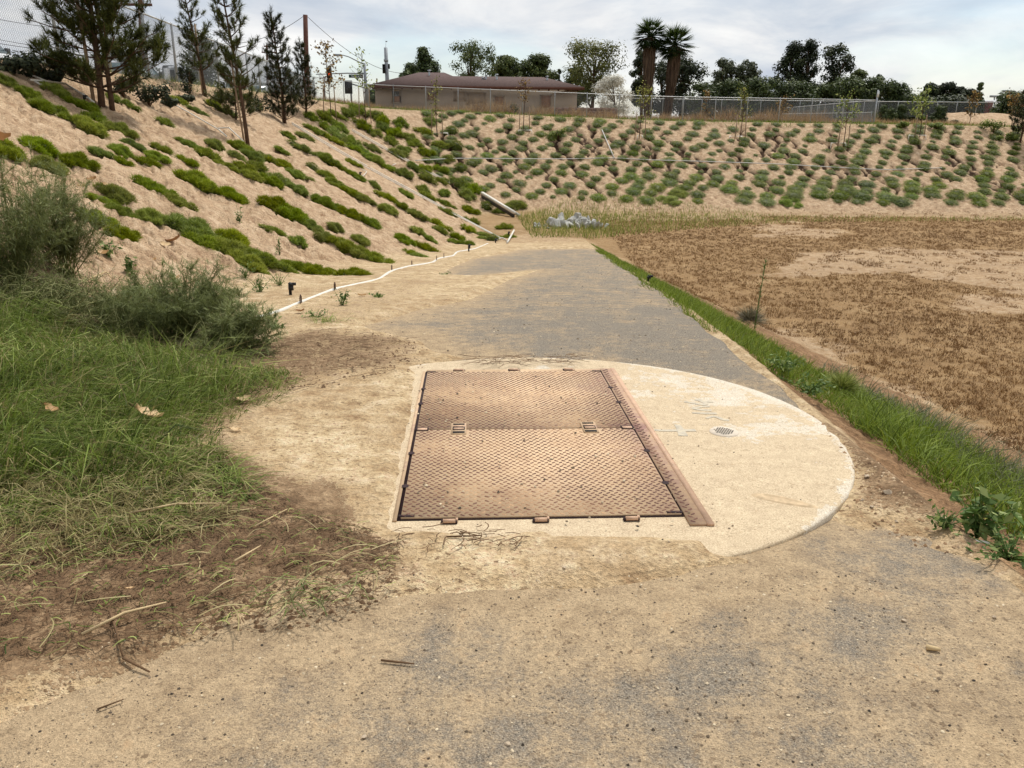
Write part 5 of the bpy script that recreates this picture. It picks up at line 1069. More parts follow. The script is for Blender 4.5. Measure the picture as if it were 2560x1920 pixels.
cp=np.array([pc[0],44.8,hz(pc[0],44.8)]); root=empty('corner_post',cp); MB().tube([(0,0,-.2),(0,0,1.72)],.045,8).build('post',M_GALV,root,True); MB().box((0,-.05,1.5),(.11,.012,.3)).build('plate',M_RAIL,root); tag(root,'taller steel corner post of the low far fence with pale plate','post')

# ================================================================ HOUSE
M_WALL=plain('beige_stucco',G(172,156,138),.95,0,.08,2.); M_FASC=plain('brown_fascia',G(88,54,40),.8,0,.15,3)
n=NM('brown_shingle',.95,.2); sh=n.noise(9,4,.6,stretch=(1,1,5),obj=True); n.col(n.mix(n.ramp(n.noise(40,2,.5,stretch=(1,1,6),obj=True),[(.45,0.),(.6,.5)]),n.ramp(sh,[(.3,G(80,64,60)),(.7,G(112,92,86))]),G(66,52,48))); n.bump(sh,.4,.04); M_ROOF=n.m
M_BOARD=plain('plywood_board',G(150,116,92),.9,0,.15,4); M_BOARD2=plain('pale_board',G(164,146,126),.9,0,.1,4); M_PANE=plain('dull_glass',G(104,104,102),.2,0,.1,3,.5)
HY_=56.
hl=atdepth(940,290,HY_)[0]; hr_=atdepth(1441,290,HY_)[0]; ez=atdepth(1200,220,HY_)[2]; gz0=hz((hl+hr_)/2,HY_)-.1; rz1=atdepth(1200,191,HY_+3.6)[2]; rz2=atdepth(1060,181,HY_+3.2)[2]
house=empty('house',(hl,HY_,gz0)); Wd=hr_-hl; Hh=ez-gz0; Dp=7.5
MB().box((Wd/2,Dp/2,Hh/2),(Wd,Dp,Hh)).build('wall',M_WALL,house)
def roofmesh(x0,x1,y0,y1,ze,zr,xa,xb,yr):
    mb=MB(); mb.add([[x0,y0,ze],[x1,y0,ze],[x1,y1,ze],[x0,y1,ze],[xa,yr,zr],[xb,yr,zr],[x0,y0,ze-.16],[x1,y0,ze-.16],[x1,y1,ze-.16],[x0,y1,ze-.16]],[np.array([[0,1,5,4],[2,3,4,5],[0,6,7,1],[1,7,8,2],[2,8,9,3],[3,9,6,0],[6,9,8,7]]),np.array([[1,2,5],[3,0,4]])]); return mb
lx=lambda u:atdepth(u,215,HY_-.7)[0]-hl
roof=roofmesh(lx(924),lx(1460),-.75,Dp+.6,Hh+.10,rz1-gz0,lx(1040),lx(1372),3.6).build('roof',M_ROOF,house)
roofmesh(lx(924)+.02,lx(1190),-.72,Dp+.5,Hh+.12,rz2-gz0,lx(1040),lx(1108),3.2).build('roof_hip',M_ROOF,roof)
MB().box(((lx(924)+lx(1460))/2,-.765,Hh+.0),(lx(1460)-lx(924)+.05,.03,.16)).build('fascia',M_FASC,roof)
for x_ in np.arange(lx(930),lx(1455),.62): MB().box((x_,-.4,Hh-.08),(.05,.68,.10)).build('rafter_tail',M_FASC,roof)
for u,v,s in ((1073,181,.3),(1208,200,.35),(1242,192,.35),(1215,190,.15),(1368,194,.2)):
    q=atdepth(u,v,HY_+2.2)-np.array([hl,HY_,gz0]); m=MB(); m.tube([q+[0,0,-.5],q+[0,0,s*.3]],.06,7); m.tube([q+[0,0,s*.3],q+[0,0,s*.5]],[.13,.10],7); m.build('roof_vent',M_GALV,roof)
def opening(u0,v0,u1,v1,mat,kind='window',board=None):
    a=atdepth(u0,v0,HY_)-np.array([hl,HY_,gz0]); b=atdepth(u1,v1,HY_)-np.array([hl,HY_,gz0]); c=(a+b)/2; w=abs(b[0]-a[0]); h=abs(a[2]-b[2])
    f=MB(); 
    for dx_,dz_,ww,hh_ in ((0,h/2,w+.12,.07),(0,-h/2,w+.12,.07),(-w/2,0,.07,h),(w/2,0,.07,h)): f.box((c[0]+dx_,-.035,c[2]+dz_),(ww,.05,hh_))
    fo=f.build(kind,M_BOARD2,house); MB().box((c[0],-.015,c[2]),(w-.02,.03,h-.02)).build('pane' if board is None else 'board',mat,fo)
    if board: MB().box((c[0]+board[0],-.045,c[2]-h*.22),(w*.75,.03,h*.5)).build('board',M_BOARD,fo)
opening(979,226,1001,256,M_PANE,'window',(.1,)); opening(1068,234,1087,250,M_BOARD,'window',(0,)); opening(1135,230,1163,252,M_BOARD2,'window'); opening(1168,232,1213,262,M_BOARD2,'window'); opening(1236,240,1260,264,M_BOARD,'window',(0,)); opening(1352,238,1377,272,M_BOARD,'door')
tag(house,'boarded up beige bungalow with brown hipped shingle roof','house')
# low block wall right of the house, block by block
wl=atdepth(1374,280,52.)[0]; wr_=atdepth(1543,280,52.)[0]; wz=hz((wl+wr_)/2,52.)-.1; wtop=atdepth(1450,269,52.)[2]-wz
bw=empty('block_wall',(wl,52.,wz)); M_BLK=plain('mauve_block',G(128,104,92),.95,0,.1,3); nrow=4; hh=wtop/nrow; me=MB().box((0,0,0),(.385,.19,hh-.012)).mesh('block',False,[M_BLK]); MB().box(((wr_-wl)/2,.0,wtop/2-.01),((wr_-wl)-.02,.15,wtop-.03)).build('mortar_core',plain('mortar',G(112,94,84),.95),bw)
for rw in range(nrow):
    for k in range(int((wr_-wl)/.395)): link('block',me,bw,(.2+k*.395+(.0 if rw%2 else .0975)-.05,0,hh*(rw+.5)))
tag(bw,'low mauve block wall between the house and the palms','wall')
# small gabled house at the right
sp_=atdepth(2475,300,95.); sz=hz(sp_[0],95.); sh_=empty('gabled_house',(sp_[0],95.,sz)); ht=atdepth(2475,268,95.)[2]-sz; pk=atdepth(2455,262,95.)[2]-sz
W1=atdepth(2455,280,95.)[0]-sp_[0]; MB().add([[-3,0,-.2],[1.2,0,-.2],[1.2,0,ht-1.],[-.9,0,ht+.3],[-3,0,ht-1.],[-3,9,-.2],[1.2,9,-.2],[1.2,9,ht-1.],[-.9,9,ht+.3],[-3,9,ht-1.]],[np.array([[0,1,2,4],[6,5,9,7],[1,6,7,2],[5,0,4,9]]),np.array([[4,2,3],[7,9,8]])]).build('wall',plain('dim_stucco',G(120,112,104),.95),sh_)
MB().add([[-3.4,-.4,ht-1.1],[-.9,-.4,ht+.45],[1.7,-.4,ht-1.15],[-3.4,9,ht-1.1],[-.9,9,ht+.45],[1.7,9,ht-1.15],[3.2,2,ht+.9],[3.2,9,ht+.9]],[np.array([[0,1,4,3],[1,2,5,4],[1,2,6,6][:4] if False else [1,6,7,4]])]).build('roof',plain('grey_roof',G(176,176,176),.9,0,.08,3),sh_)
ch=atdepth(2470,262,93.5)-np.array([sp_[0],95.,sz]); MB().box((ch[0],ch[1],ch[2]-.6),(.75,.6,1.9)).build('chimney',plain('red_brick',G(96,52,46),.95,0,.2,6),sh_); tag(sh_,'small gabled house with grey roof and red chimney at far right','house')
wp=atdepth(2267,249,84.); wz=hz(wp[0],84.); root=empty('pale_building',(wp[0],84.,wz)); MB().box((0,1,(wp[2]-wz)/2),(.9,2,wp[2]-wz)).build('wall',plain('pale_wall',G(190,184,178),.9),root); MB().box((0,1,(wp[2]-wz)+.03),(1.1,2.2,.08)).build('coping',M_GALV,root); tag(root,'narrow pale building glimpsed between the trees right of the corner post','building')
# low mound at the right beyond the crest
xs=np.linspace(-1,1,40); ys_=np.linspace(-1,1,24); X_,Y_=np.meshgrid(xs,ys_,indexing='ij'); mc=backbase(2440,62); hm=1.0*np.exp(-(X_/.55)**4-(Y_/.6)**2)*(.85+.4*fbm(X_*4,Y_*4,3,6))-.12
X_=mc[0]+X_*6.5; Y_=62+Y_*4; Z_=height(X_,Y_)+hm; q=np.arange(39)[:,None]*24+np.arange(23)[None]; me=npmesh('earth_mound',np.stack([X_,Y_,Z_],-1).reshape(-1,3),np.stack([q,q+24,q+25,q+1],-1).reshape(-1,4),{'slope':np.ones(960)},True); me.materials.append(M_SOIL); mo=link('earth_mound',me); mo['kind']='structure'
for k,(u,v,w,h) in enumerate([(2385,305,40,14),(2450,302,36,12),(2480,304,40,12),(2375,318,34,8)]): shrub(u,v,w,h,900+k,'low dusty shrub on the earth mound at far right, '+('leftmost','third from left','rightmost','lowest')[k],M_DSH,.12,300,Y=60.+k*.4)

# ================================================================ STREET
M_ROAD=plain('street_asphalt',G(112,110,108),.95,0,.1,2); xs=[(-24.,-14.)]
rd=MB(); yy=np.arange(-20,160,4.); zL=np.array([hz(-15,y_) for y_ in yy])+.03; V=np.concatenate([np.c_[np.full(len(yy),-25.5),yy,zL],np.c_[np.full(len(yy),-13.8),yy,zL]]); q=np.arange(len(yy)-1); rd.add(V,np.stack([q,q+len(yy),q+len(yy)+1,q+1],-1)); ro=rd.build('street',M_ROAD); ro['kind']='structure'
zst=2.68
M_WOOD=plain('pole_wood',G(92,60,50),.95,0,.2,5); M_POLE=plain('grey_pole',G(142,146,150),.5,.2,.08,3)
def upole(u,Y,top,ub,rad,label,arms=(),mat=M_WOOD,taper=.8):
    b=atdepth(ub,260,Y); b[2]=hz(b[0],b[1]); t=atdepth(u,top,Y)-b; root=empty('utility_pole',b); MB().tube([(0,0,-.3),tuple(t)],[rad,rad*taper],9).build('pole',mat,root,True)
    for (u0,v0,u1,v1) in arms:
        a=atdepth(u0,v0,Y)-b; c=atdepth(u1,v1,Y)-b; m=(a+c)/2; MB().box(tuple(m+[0,-.12,0]),(abs(c[0]-a[0]),.09,.12)).build('crossarm',mat,root)
        for f_ in (.05,.32,.68,.95):
            p=a+(c-a)*f_; MB().tube([p+[0,-.12,.06],p+[0,-.12,.2],p+[0,-.12,.26]],[.025,.045,.03],6).build('insulator',M_POLE,root)
    tag(root,label,'utility pole'); return b+t
t1=upole(349,46,-60,361,.15,'wooden utility pole with crossarms behind the largest pine',((318,13,382,12),(320,114,389,117)))
t2=upole(763,60,37,768,.19,'tall bare brown wooden pole behind the smaller narrow pine',())
t3=upole(667,85,112,669,.12,'distant utility pole with short arms behind the dense narrow pine',((660,116,685,116),(655,131,690,131)))
t4=upole(811,95,192,811,.1,'distant thin utility pole left of the traffic signal',((798,194,814,196),))
t5=upole(942,90,196,942,.08,'short dark pole behind the left corner of the roof',())
def wire(a,b,sag,label,rad=.012):
    a=np.asarray(a);b=np.asarray(b); t=np.linspace(0,1,24)[:,None]; C=a+(b-a)*t; C[:,2]-=sag*4*(t*(1-t))[:,0]; o=MB().tube(C,rad,4).build('overhead_wire',plain('wire_black',G(92,92,96),.6),None); tag(o,label,'wire')
wire(atdepth(758,41,60),atdepth(560,108,66),-.0+.5,'overhead wire running left from the tall bare pole',.018); wire(atdepth(768,41,60),atdepth(1014,183,86),.9,'overhead wire sagging right from the tall bare pole to the roof',.020)
wire(atdepth(-120,22,40),atdepth(330,75,46),.3,'upper overhead wire crossing behind the left fence',.012); wire(atdepth(-120,72,40),atdepth(330,128,46),.3,'middle overhead wire crossing behind the left fence',.012); wire(atdepth(-120,85,40),atdepth(330,128,46),.3,'lower overhead wire crossing behind the left fence',.014); wire(atdepth(388,120,46),atdepth(560,160,60),.2,'thin overhead wire right of the pole with crossarms',.012)
# traffic signals and the street sign
def sighead(c,root,lit=None,s=1.,back=False):
    hd=MB().box(tuple(c),(.36*s,.25*s,1.05*s)).build('signal_head',M_BLKPL,root)
    for k in range(3):
        z=c[2]+(.33-.33*k)*s; m=MB(); th=np.linspace(0,math.pi,8)
        V=[[c[0]+.15*s*math.cos(a),c[1]-.125*s-y_,z+.15*s*math.sin(a)] for y_ in (0,.22*s) for a in th]; m.add(V,np.stack([np.arange(7),np.arange(7)+1,np.arange(7)+9,np.arange(7)+8],-1)); m.build('visor',M_BLKPL,hd)
Yp=66.; b=atdepth(917,270,Yp); b[2]=hz(b[0],b[1]); sg=empty('traffic_signal',b); tp=atdepth(911,158,Yp)-b; MB().tube([(0,0,-.2),tuple(tp)],[.14,.10],9).build('pole',M_POLE,sg,True)
arc=[(911,160),(900,156),(886,149),(872,142),(858,138),(842,137)]; MB().tube([atdepth(u,v,Yp)-b for u,v in arc],np.linspace(.06,.035,6),6).build('lamp_arm',M_POLE,sg,True); q=atdepth(843,137.5,Yp)-b; MB().box(tuple(q),(.55,.22,.14)).build('lamp_head',M_POLE,sg)
ma=[atdepth(u,v,Yp)-b for u,v in ((913,184),(868,183),(790,186))]; MB().tube(ma,[.07,.05,.035],6).build('mast_arm',M_POLE,sg,True)
sighead(atdepth(823,187,Yp-.2)-b,sg); q=atdepth(823,186.5,Yp-.45)-b; n=NM('red_signal_lamp',.4); n.col(S((230,40,20))); n.b.inputs['Emission Color'].default_value=(1,.06,.02,1); n.b.inputs['Emission Strength'].default_value=1.2; m=MB(); m.tube([q+[0,.06,0],q+[0,0,0]],[.10,.08],10); m.build('red_light',n.m,sg)
tag(sg,'grey traffic signal pole with curved lamp arm and mast arm','traffic signal')
M_SIGN=plain('sign_green',G(18,62,52),.5,0,.06,3); M_WHITE=plain('sign_white',(.8,.8,.78),.5,0,.03,3)
s0=atdepth(872,190.5,Yp-.3); s1=atdepth(908,190.5,Yp-.3); w=s1[0]-s0[0]; h=7.4*Yp/F; sn=empty('street_name_sign',(s0+s1)/2); MB().box((0,0,0),(w,.03,h)).build('panel',M_SIGN,sn); 
f=MB(); 
for dx_,dz_,ww,hh_ in ((0,h/2-.006,w,.012),(0,-h/2+.006,w,.012),(-w/2+.006,0,.012,h),(w/2-.006,0,.012,h)): f.box((dx_,-.018,dz_),(ww,.006,hh_))
f.build('border',M_WHITE,sn)
for dx_ in (-.3,.3): MB().tube([(dx_,0,h/2),(dx_,0,h/2+.14)],.012,5).build('hanger',M_POLE,sn)
tcv=bpy.data.curves.new('lettering','FONT'); tcv.body='Manchester Ave'; tcv.align_x='CENTER'; tcv.align_y='CENTER'; tcv.size=h*.72; to=bpy.data.objects.new('lettering_tmp',tcv); COL.objects.link(to); bpy.context.view_layer.update(); dg=bpy.context.evaluated_depsgraph_get(); tm=bpy.data.meshes.new_from_object(to.evaluated_get(dg)); bpy.data.objects.remove(to); tm.materials.clear(); tm.materials.append(M_WHITE); lt=link('lettering',tm,sn,(.08,-.022,0)); lt.rotation_euler=(math.pi/2,0,0)
ws=max(v.co.x for v in tm.vertices)-min(v.co.x for v in tm.vertices); k_=min(1,w*.82/ws); lt.scale=(k_,1,1)
tag(sn,'green street name sign with white lettering hung from the mast arm','street sign')
Yq=78.; b=atdepth(971,260,Yq); b[2]=hz(b[0],b[1]); sg=empty('traffic_signal',b); tp=atdepth(964,119,Yq)-b; MB().tube([(0,0,-.2),tuple(tp)],[.20,.15],9).build('pole',M_POLE,sg,True); m=MB(); q=atdepth(965,151,Yq)-b; m.tube([q-[0,0,.1],q+[0,0,.1]],.2,9); m.build('collar',M_POLE,sg); sighead(atdepth(960,172,Yq-.3)-b,sg,s=.72); q=atdepth(972,166,Yq)-b; MB().box(tuple(q),(.18,.18,.4)).build('sensor_box',M_BLKPL,sg); MB().tube([tuple(tp),tuple(tp+[.05,0,.45])],.012,5).build('antenna',M_POLE,sg); MB().box(tuple(tp+[.09,0,.5]),(.16,.1,.08)).build('camera',M_POLE,sg); tag(sg,'thick grey signal pole rising behind the left slope of the roof','traffic signal')
Yr=58.; b=atdepth(880,280,Yr); b[2]=hz(b[0],b[1]); sg=empty('traffic_signal',b); q=atdepth(872,218,Yr)-b; MB().tube([(0,0,-.2),(0,0,(atdepth(880,206,Yr)-b)[2])],.06,8).build('pole',M_POLE,sg,True); hd=MB().box(tuple(q),(.34,.3,.72)).build('signal_head',M_BLKPL,sg); MB().box(tuple(q-[0,.16,0]),(.5,.02,.82)).build('back_plate',M_BLKPL,hd); MB().tube([atdepth(877,209,Yr)-b,atdepth(922,223,Yr)-b],[.05,.04],6).build('arm',M_POLE,sg,True); tag(sg,'black signal head on a short pole left of the house','traffic signal')

# ================================================================ VEHICLES BEHIND THE FENCE
M_CARW=plain('white_paint',(.78,.78,.77),.3,0,.03,2,.5); M_CARG=plain('silver_paint',G(150,146,144),.35,.3,.05,2,.5); M_GLASS=plain('car_glass',G(70,92,96),.1,0,.1,2,.6); M_TYRE=plain('tyre',(.02,.02,.02),.9); M_LAMP=plain('red_lens',G(150,30,24),.3); M_TRIM=plain('black_trim',(.02,.02,.022),.5)
def vehicle(name,loc,rz,prof,win,W_,paint,label,cat,L_,wheelr=.34,mirror=True):
    """prof: side outline (x forward, z) ; win: list of side-window outlines"""
    root=empty(name,loc,rz); P=np.array(prof,float); k=len(P); tuck=np.interp(P[:,1],[.9,1.0,P[:,1].max()],[1.,.99,.82])
    V=np.concatenate([np.c_[P[:,0],-W_/2*tuck,P[:,1]],np.c_[P[:,0],W_/2*tuck,P[:,1]]]); me=bpy.data.meshes.new('body'); bm=bmesh.new(); vs_=[bm.verts.new(v) for v in V]; bm.faces.new(vs_[:k]); bm.faces.new(vs_[k:][::-1])
    for i in range(k): j=(i+1)%k; bm.faces.new([vs_[i],vs_[k+i],vs_[k+j],vs_[j]])
    bmesh.ops.recalc_face_normals(bm,faces=bm.faces); bmesh.ops.bevel(bm,geom=[e for e in bm.edges],offset=.05,segments=2,affect='EDGES'); bm.to_mesh(me); bm.free(); me.materials.append(paint); body=link('body',me,root)
    zt_=P[:,1].max()
    for w_ in win:
        Wp=np.array(w_,float); tk=np.interp(Wp[:,1],[.9,1.0,zt_],[1.,.99,.82])
        for s in (-1,1):
            m=MB(); V=np.c_[Wp[:,0],s*(W_/2*tk+.012),Wp[:,1]]; V2=V.copy(); V2[:,1]-=s*.03; q=len(V); m.add(np.concatenate([V,V2]),[np.array([[0,1,2,3]]) if q==4 else np.array([[0,1,2]]),np.stack([np.arange(q),(np.arange(q)+1)%q,(np.arange(q)+1)%q+q,np.arange(q)+q],-1)]); m.build('window',M_GLASS,root)
    # windscreen and rear window across the car
    for xa,za,xb,zb,nm in WIND[name]:
        ta,tb=np.interp([za,zb],[.9,1.0,zt_],[1.,.99,.82]); d=np.array([zb-za,-(xb-xa)]); d=d/np.linalg.norm(d)*.03*(1 if nm=='windscreen' else -1); d=d if nm=='windscreen' else -np.array([zb-za,-(xb-xa)])/np.hypot(zb-za,xb-xa)*.03
        m=MB(); A=np.array([[xa,-W_/2*ta*.86,za],[xa,W_/2*ta*.86,za],[xb,W_/2*tb*.86,zb],[xb,-W_/2*tb*.86,zb]]); A2=A+np.array([d[0],0,d[1]]); m.add(np.concatenate([A,A2]),np.array([[0,1,2,3],[7,6,5,4],[0,4,5,1],[1,5,6,2],[2,6,7,3],[3,7,4,0]])); m.build(nm,M_GLASS,root)
    for x_ in (L_*.30,-L_*.30):
        for s in (-1,1):
            wl_=MB().tube([(x_,s*(W_/2-.2),wheelr),(x_,s*(W_/2+.02),wheelr)],wheelr,18).build('wheel',M_TYRE,root); MB().tube([(x_,s*(W_/2+.0),wheelr),(x_,s*(W_/2+.035),wheelr)],wheelr*.6,14).build('rim',M_CARG,wl_)
    for s in (-1,1):
        MB().box((L_/2-.02,s*W_*.36,.72),(.08,.3,.16)).build('headlight',M_WHITE,root); MB().box((-L_/2+.02,s*W_*.40,.85),(.08,.2,.3)).build('tail_lamp',M_LAMP,root)
        if mirror: MB().box((MIR[name][0],s*(W_/2+.12),MIR[name][1]),(.12,.2,.28)).build('mirror',M_TRIM,root)
    tag(root,label,cat); return root
WIND={'van':[(1.95,1.25,1.35,1.95,'windscreen')],'parked_car':[(.75,.95,.2,1.42,'windscreen'),(-2.0,1.0,-1.75,1.45,'rear_window')]}; MIR={'van':(1.75,1.35),'parked_car':(.65,1.02)}
vp=[(-2.6,.35),(2.6,.35),(2.65,.8),(2.5,1.12),(1.95,1.22),(1.35,2.0),(1.0,2.12),(-2.5,2.12),(-2.62,1.2)]
cpf=[(-2.2,.3),(2.2,.3),(2.25,.65),(2.1,.88),(.85,.95),(.2,1.47),(-.2,1.52),(-1.6,1.5),(-2.1,.98),(-2.22,.6)]
cwin=[[(.65,1.0),(.15,1.4),(-.55,1.42),(-.55,1.0)],[(-.65,1.0),(-.65,1.42),(-1.45,1.4),(-1.75,1.0)]]
q=atdepth(-8,130,36.); vehicle('van',(q[0]-1.9,36.,zst),-.15,vp,[[(1.75,1.28),(1.25,1.9),(.5,1.92),(.5,1.28)]],1.95,M_CARW,'white van cut by the left edge behind the crest shrubs','van',5.2)
q=atdepth(342,190,47.); vehicle('parked_car',(q[0],47.,zst),math.pi/2,cpf,cwin,1.85,M_CARG,'silver car seen from behind between the largest pine and the cabinets','car',4.4)
q=atdepth(600,228,70.); vehicle('parked_car',(q[0],70.,zst),math.pi/2+.1,cpf,cwin,1.85,M_CARW,'white car behind the leaning pine, the nearer of two','car',4.4)
q=atdepth(648,226,76.); vehicle('parked_car',(q[0],77.,zst),math.pi/2,cpf,cwin,1.9,M_CARW,'white car just left of the dense narrow pine','car',4.4)
q=atdepth(190,180,52.); vehicle('parked_car',(q[0],52.,zst),math.pi/2-.2,cpf,cwin,1.85,M_CARW,'white car hidden behind the trunk of the largest pine','car',4.4)
# round cornered cabinets
def cabinet(u,Y,w,top,label,dark):
    b=atdepth(u,200,Y); b[2]=zst; H=atdepth(u,top,Y)[2]-zst; W_=w*Y/F; root=empty('utility_cabinet',b); rc=W_*.22; pts=[(-W_/2,.0)]
    for a in np.linspace(math.pi,math.pi/2,6): pts.append((-W_/2+rc+rc*math.cos(a),H-rc+rc*math.sin(a)))
    for a in np.linspace(math.pi/2,0,6): pts.append((W_/2-rc+rc*math.cos(a),H-rc+rc*math.sin(a)))
    pts.append((W_/2,0)); P=np.array(pts); k=len(P); m=MB(); V=np.concatenate([np.c_[P[:,0],np.zeros(k),P[:,1]],np.c_[P[:,0],np.full(k,.7),P[:,1]],np.c_[P[:,0]*.86,np.zeros(k),np.minimum(P[:,1],H*.955)]]); i=np.arange(k-1); m.add(V,[np.stack([i,i+1,i+k+1,i+k],-1),np.stack([i,i+2*k,i+2*k+1,i+1],-1)]); m.build('shell',M_POLE,root)
    MB().box((0,.32,H*.47),(W_*.84,.6,H*.9)).build('body',M_GALV,root); MB().box((-W_*.16,-.005,H*.52),(W_*.42,.04,H*.72)).build('door_panel',M_WHITE,root); 
    if dark: MB().box((W_*.24,.005,H*.5),(W_*.30,.04,H*.66)).build('dark_panel',M_TRIM,root)
    tag(root,label,'cabinet')
cabinet(425,40.,31,163,'grey round cornered cabinet with pale door, in front of its twin',True); cabinet(447,40.9,20,167,'second grey round cornered cabinet partly behind the first',False)
b=atdepth(155,180,33.); b[2]=zst; root=empty('barricade',b)
for s in (-.6,.6): MB().tube([(s,-.25,0),(s,0,1.0)],.03,5).tube([(s,.25,0),(s,0,1.0)],.03,5).build('leg',M_WHITE,root)
for z in (.8,.5):
    for k in range(6): MB().box((-.6+.1+.2*k+.1,-.06,z),(.198,.03,.2)).build('stripe',plain('orange_board',G(214,120,84),.6) if k%2 else M_WHITE,root)
tag(root,'orange and white striped barricade behind the crest left of the largest pine','barricade')
# floodlight masts on the skyline
for u,top,l in ((2486,241,'short mast with floodlights on the skyline above the gabled house'),(2518,228,'taller mast with floodlights on the skyline near the right edge')):
    b=backbase(u,150.); b[2]=1.; t=atdepth(u,top,150.)-b; root=empty('floodlight_mast',b); MB().tube([(0,0,0),tuple(t)],[.16,.1],6).build('pole',M_POLE,root); MB().box(tuple(t),(1.6,.3,.35)).build('lamp_bank',M_POLE,root); tag(root,l,'mast')

# ================================================================ SMALL THINGS
def hullmesh(seed,n_=14,sq=(1,.8,.6),name='rock'):
    r=np.random.default_rng(seed); bm=bmesh.new()
    for p in unit(r.normal(0,1,(n_,3)))*np.array(sq)*r.uniform(.8,1.1,(n_,1)): bm.verts.new(p)
    bmesh.ops.convex_hull(bm,input=bm.verts); bmesh.ops.delete(bm,geom=[v for v in bm.verts if not v.link_faces],context='VERTS'); me=bpy.data.meshes.new(name); bm.to_mesh(me); bm.free(); return me
M_RIP=plain('grey_riprap',G(172,170,162),.9,0,.25,3); M_STONE=plain('tan_stone',G(178,160,136),.9,0,.15,9)
RK=[hullmesh(i) for i in range(7)]
for m in RK: m.materials.append(M_RIP)
r=np.random.default_rng(313); top=[(1375,565),(1400,556),(1420,548),(1450,546),(1475,556),(1490,562),(1500,570),(1510,575)]
k=0
for i in range(64):
    u=r.uniform(1335,1515); prof=np.interp(u,[1335,1375,1400,1430,1460,1500,1515],[4,8,18,20,14,12,4]); v=569-prof*r.random()**1.2+r.uniform(-2,2); p=cast(u,v+prof*.15,lambda x,y:ZF+0*x)
    if p is None: continue
    s=r.uniform(.08,.2)*(1.35 if 1380<u<1500 else .8); o=link('rock',RK[i%7],None,(p[0],p[1]-r.uniform(0,.5),ZF+s*.35+prof*.006*r.random())); o.rotation_euler=tuple(r.uniform(0,3,3)); o.scale=(s,s,s*.8); tag(o,'angular grey rock in the riprap pile at the end of the path','rock','riprap rocks at the end of the path')
RS=[hullmesh(40+i,12,(1,.75,.65),'stone') for i in range(4)]
for m in RS: m.materials.append(M_STONE)
def gz3(u,v,add=0.):
    p=ground(u,v); d_,_=gdetail(np.array([p[0]]),np.array([p[1]])); z=p[2]+float(d_[0]); 
    if p[0]<xright(p[1])-.1: z=max(z,float(zpath(p[1]))+float(slabdip(p[0],p[1])))
    if math.hypot(p[0]-SC[0],p[1]-SC[1])<SR: z=max(z,float(zslab(p[1])))
    return np.array([p[0],p[1],z+add])
for i,(u,v,s,l) in enumerate([(2217,1243,.028,'pale angular stone on the dirt right of the slab'),(2166,1196,.018,'white stone at the right edge of the slab'),(2180,1265,.014,'small grey stone beside the slab, nearest its rim'),(2155,1253,.012,'small stone touching the slab rim'),(2117,1408,.010,'lone pale pebble on the sand in front of the slab'),(1410,1437,.010,'round dark pebble on the sand in front of the hatch'),(2259,1553,.012,'dark flat stone on the foreground asphalt right of centre'),(2485,1543,.014,'round dark stone on the asphalt at the right'),(2242,1296,.012,'dark pebble on the asphalt below the pale stone'),(1270,1862,.010,'dark pebble near the bottom edge of the photo'),(910,1845,.011,'dark pebble at the bottom left of the asphalt')]):
    o=link('stone',RS[i%4],None,gz3(u,v,s*.3)); o.scale=(s,s,s*.8); o.rotation_euler=(0,0,i); tag(o,l,'stone')
# dead leaves
def deadleaf(u,v,w,seed,label,curl=.5,lift=.02,mi=None):
    r=np.random.default_rng(seed); p=gz3(u,v,lift); L_=w*np.linalg.norm(p-EYEP)/F; n_=7; mb=MB(); out=[]
    pr=[0,.55,.95,.7,1.0,.5,.06]
    V=[];
    for i in range(n_):
        t=i/(n_-1); hw=L_*.36*pr[i]*(1+r.normal(0,.12)); x=(t-.5)*L_; z=curl*L_*.45*(4*(t-.5)**2*.6)+r.normal(0,.012)*L_
        V+=[[x,-hw,z+curl*L_*.28*r.uniform(.5,1.3)],[x,0,z],[x,hw,z+curl*L_*.28*r.uniform(.5,1.3)]]
    Q=[[i*3+j,i*3+3+j,i*3+4+j,i*3+1+j] for i in range(n_-1) for j in (0,1)]; mb.add(V,np.array(Q),np.clip(r.uniform(.35,.95)+r.normal(0,.08,len(V)),0,1) if mi is None else mi); root=empty('dead_leaf',p,r.uniform(-.6,.6)); root.rotation_euler=(r.normal(0,.25),r.normal(0,.2),r.uniform(-.7,.7)); mb.build('blade',M_DEAD,root,True); MB().tube([(-L_*.5,0,curl*L_*.27),(-L_*.75,.01,curl*L_*.4)],.0022,4).build('stalk',M_TWIG,root); tag(root,label,'dead leaf')
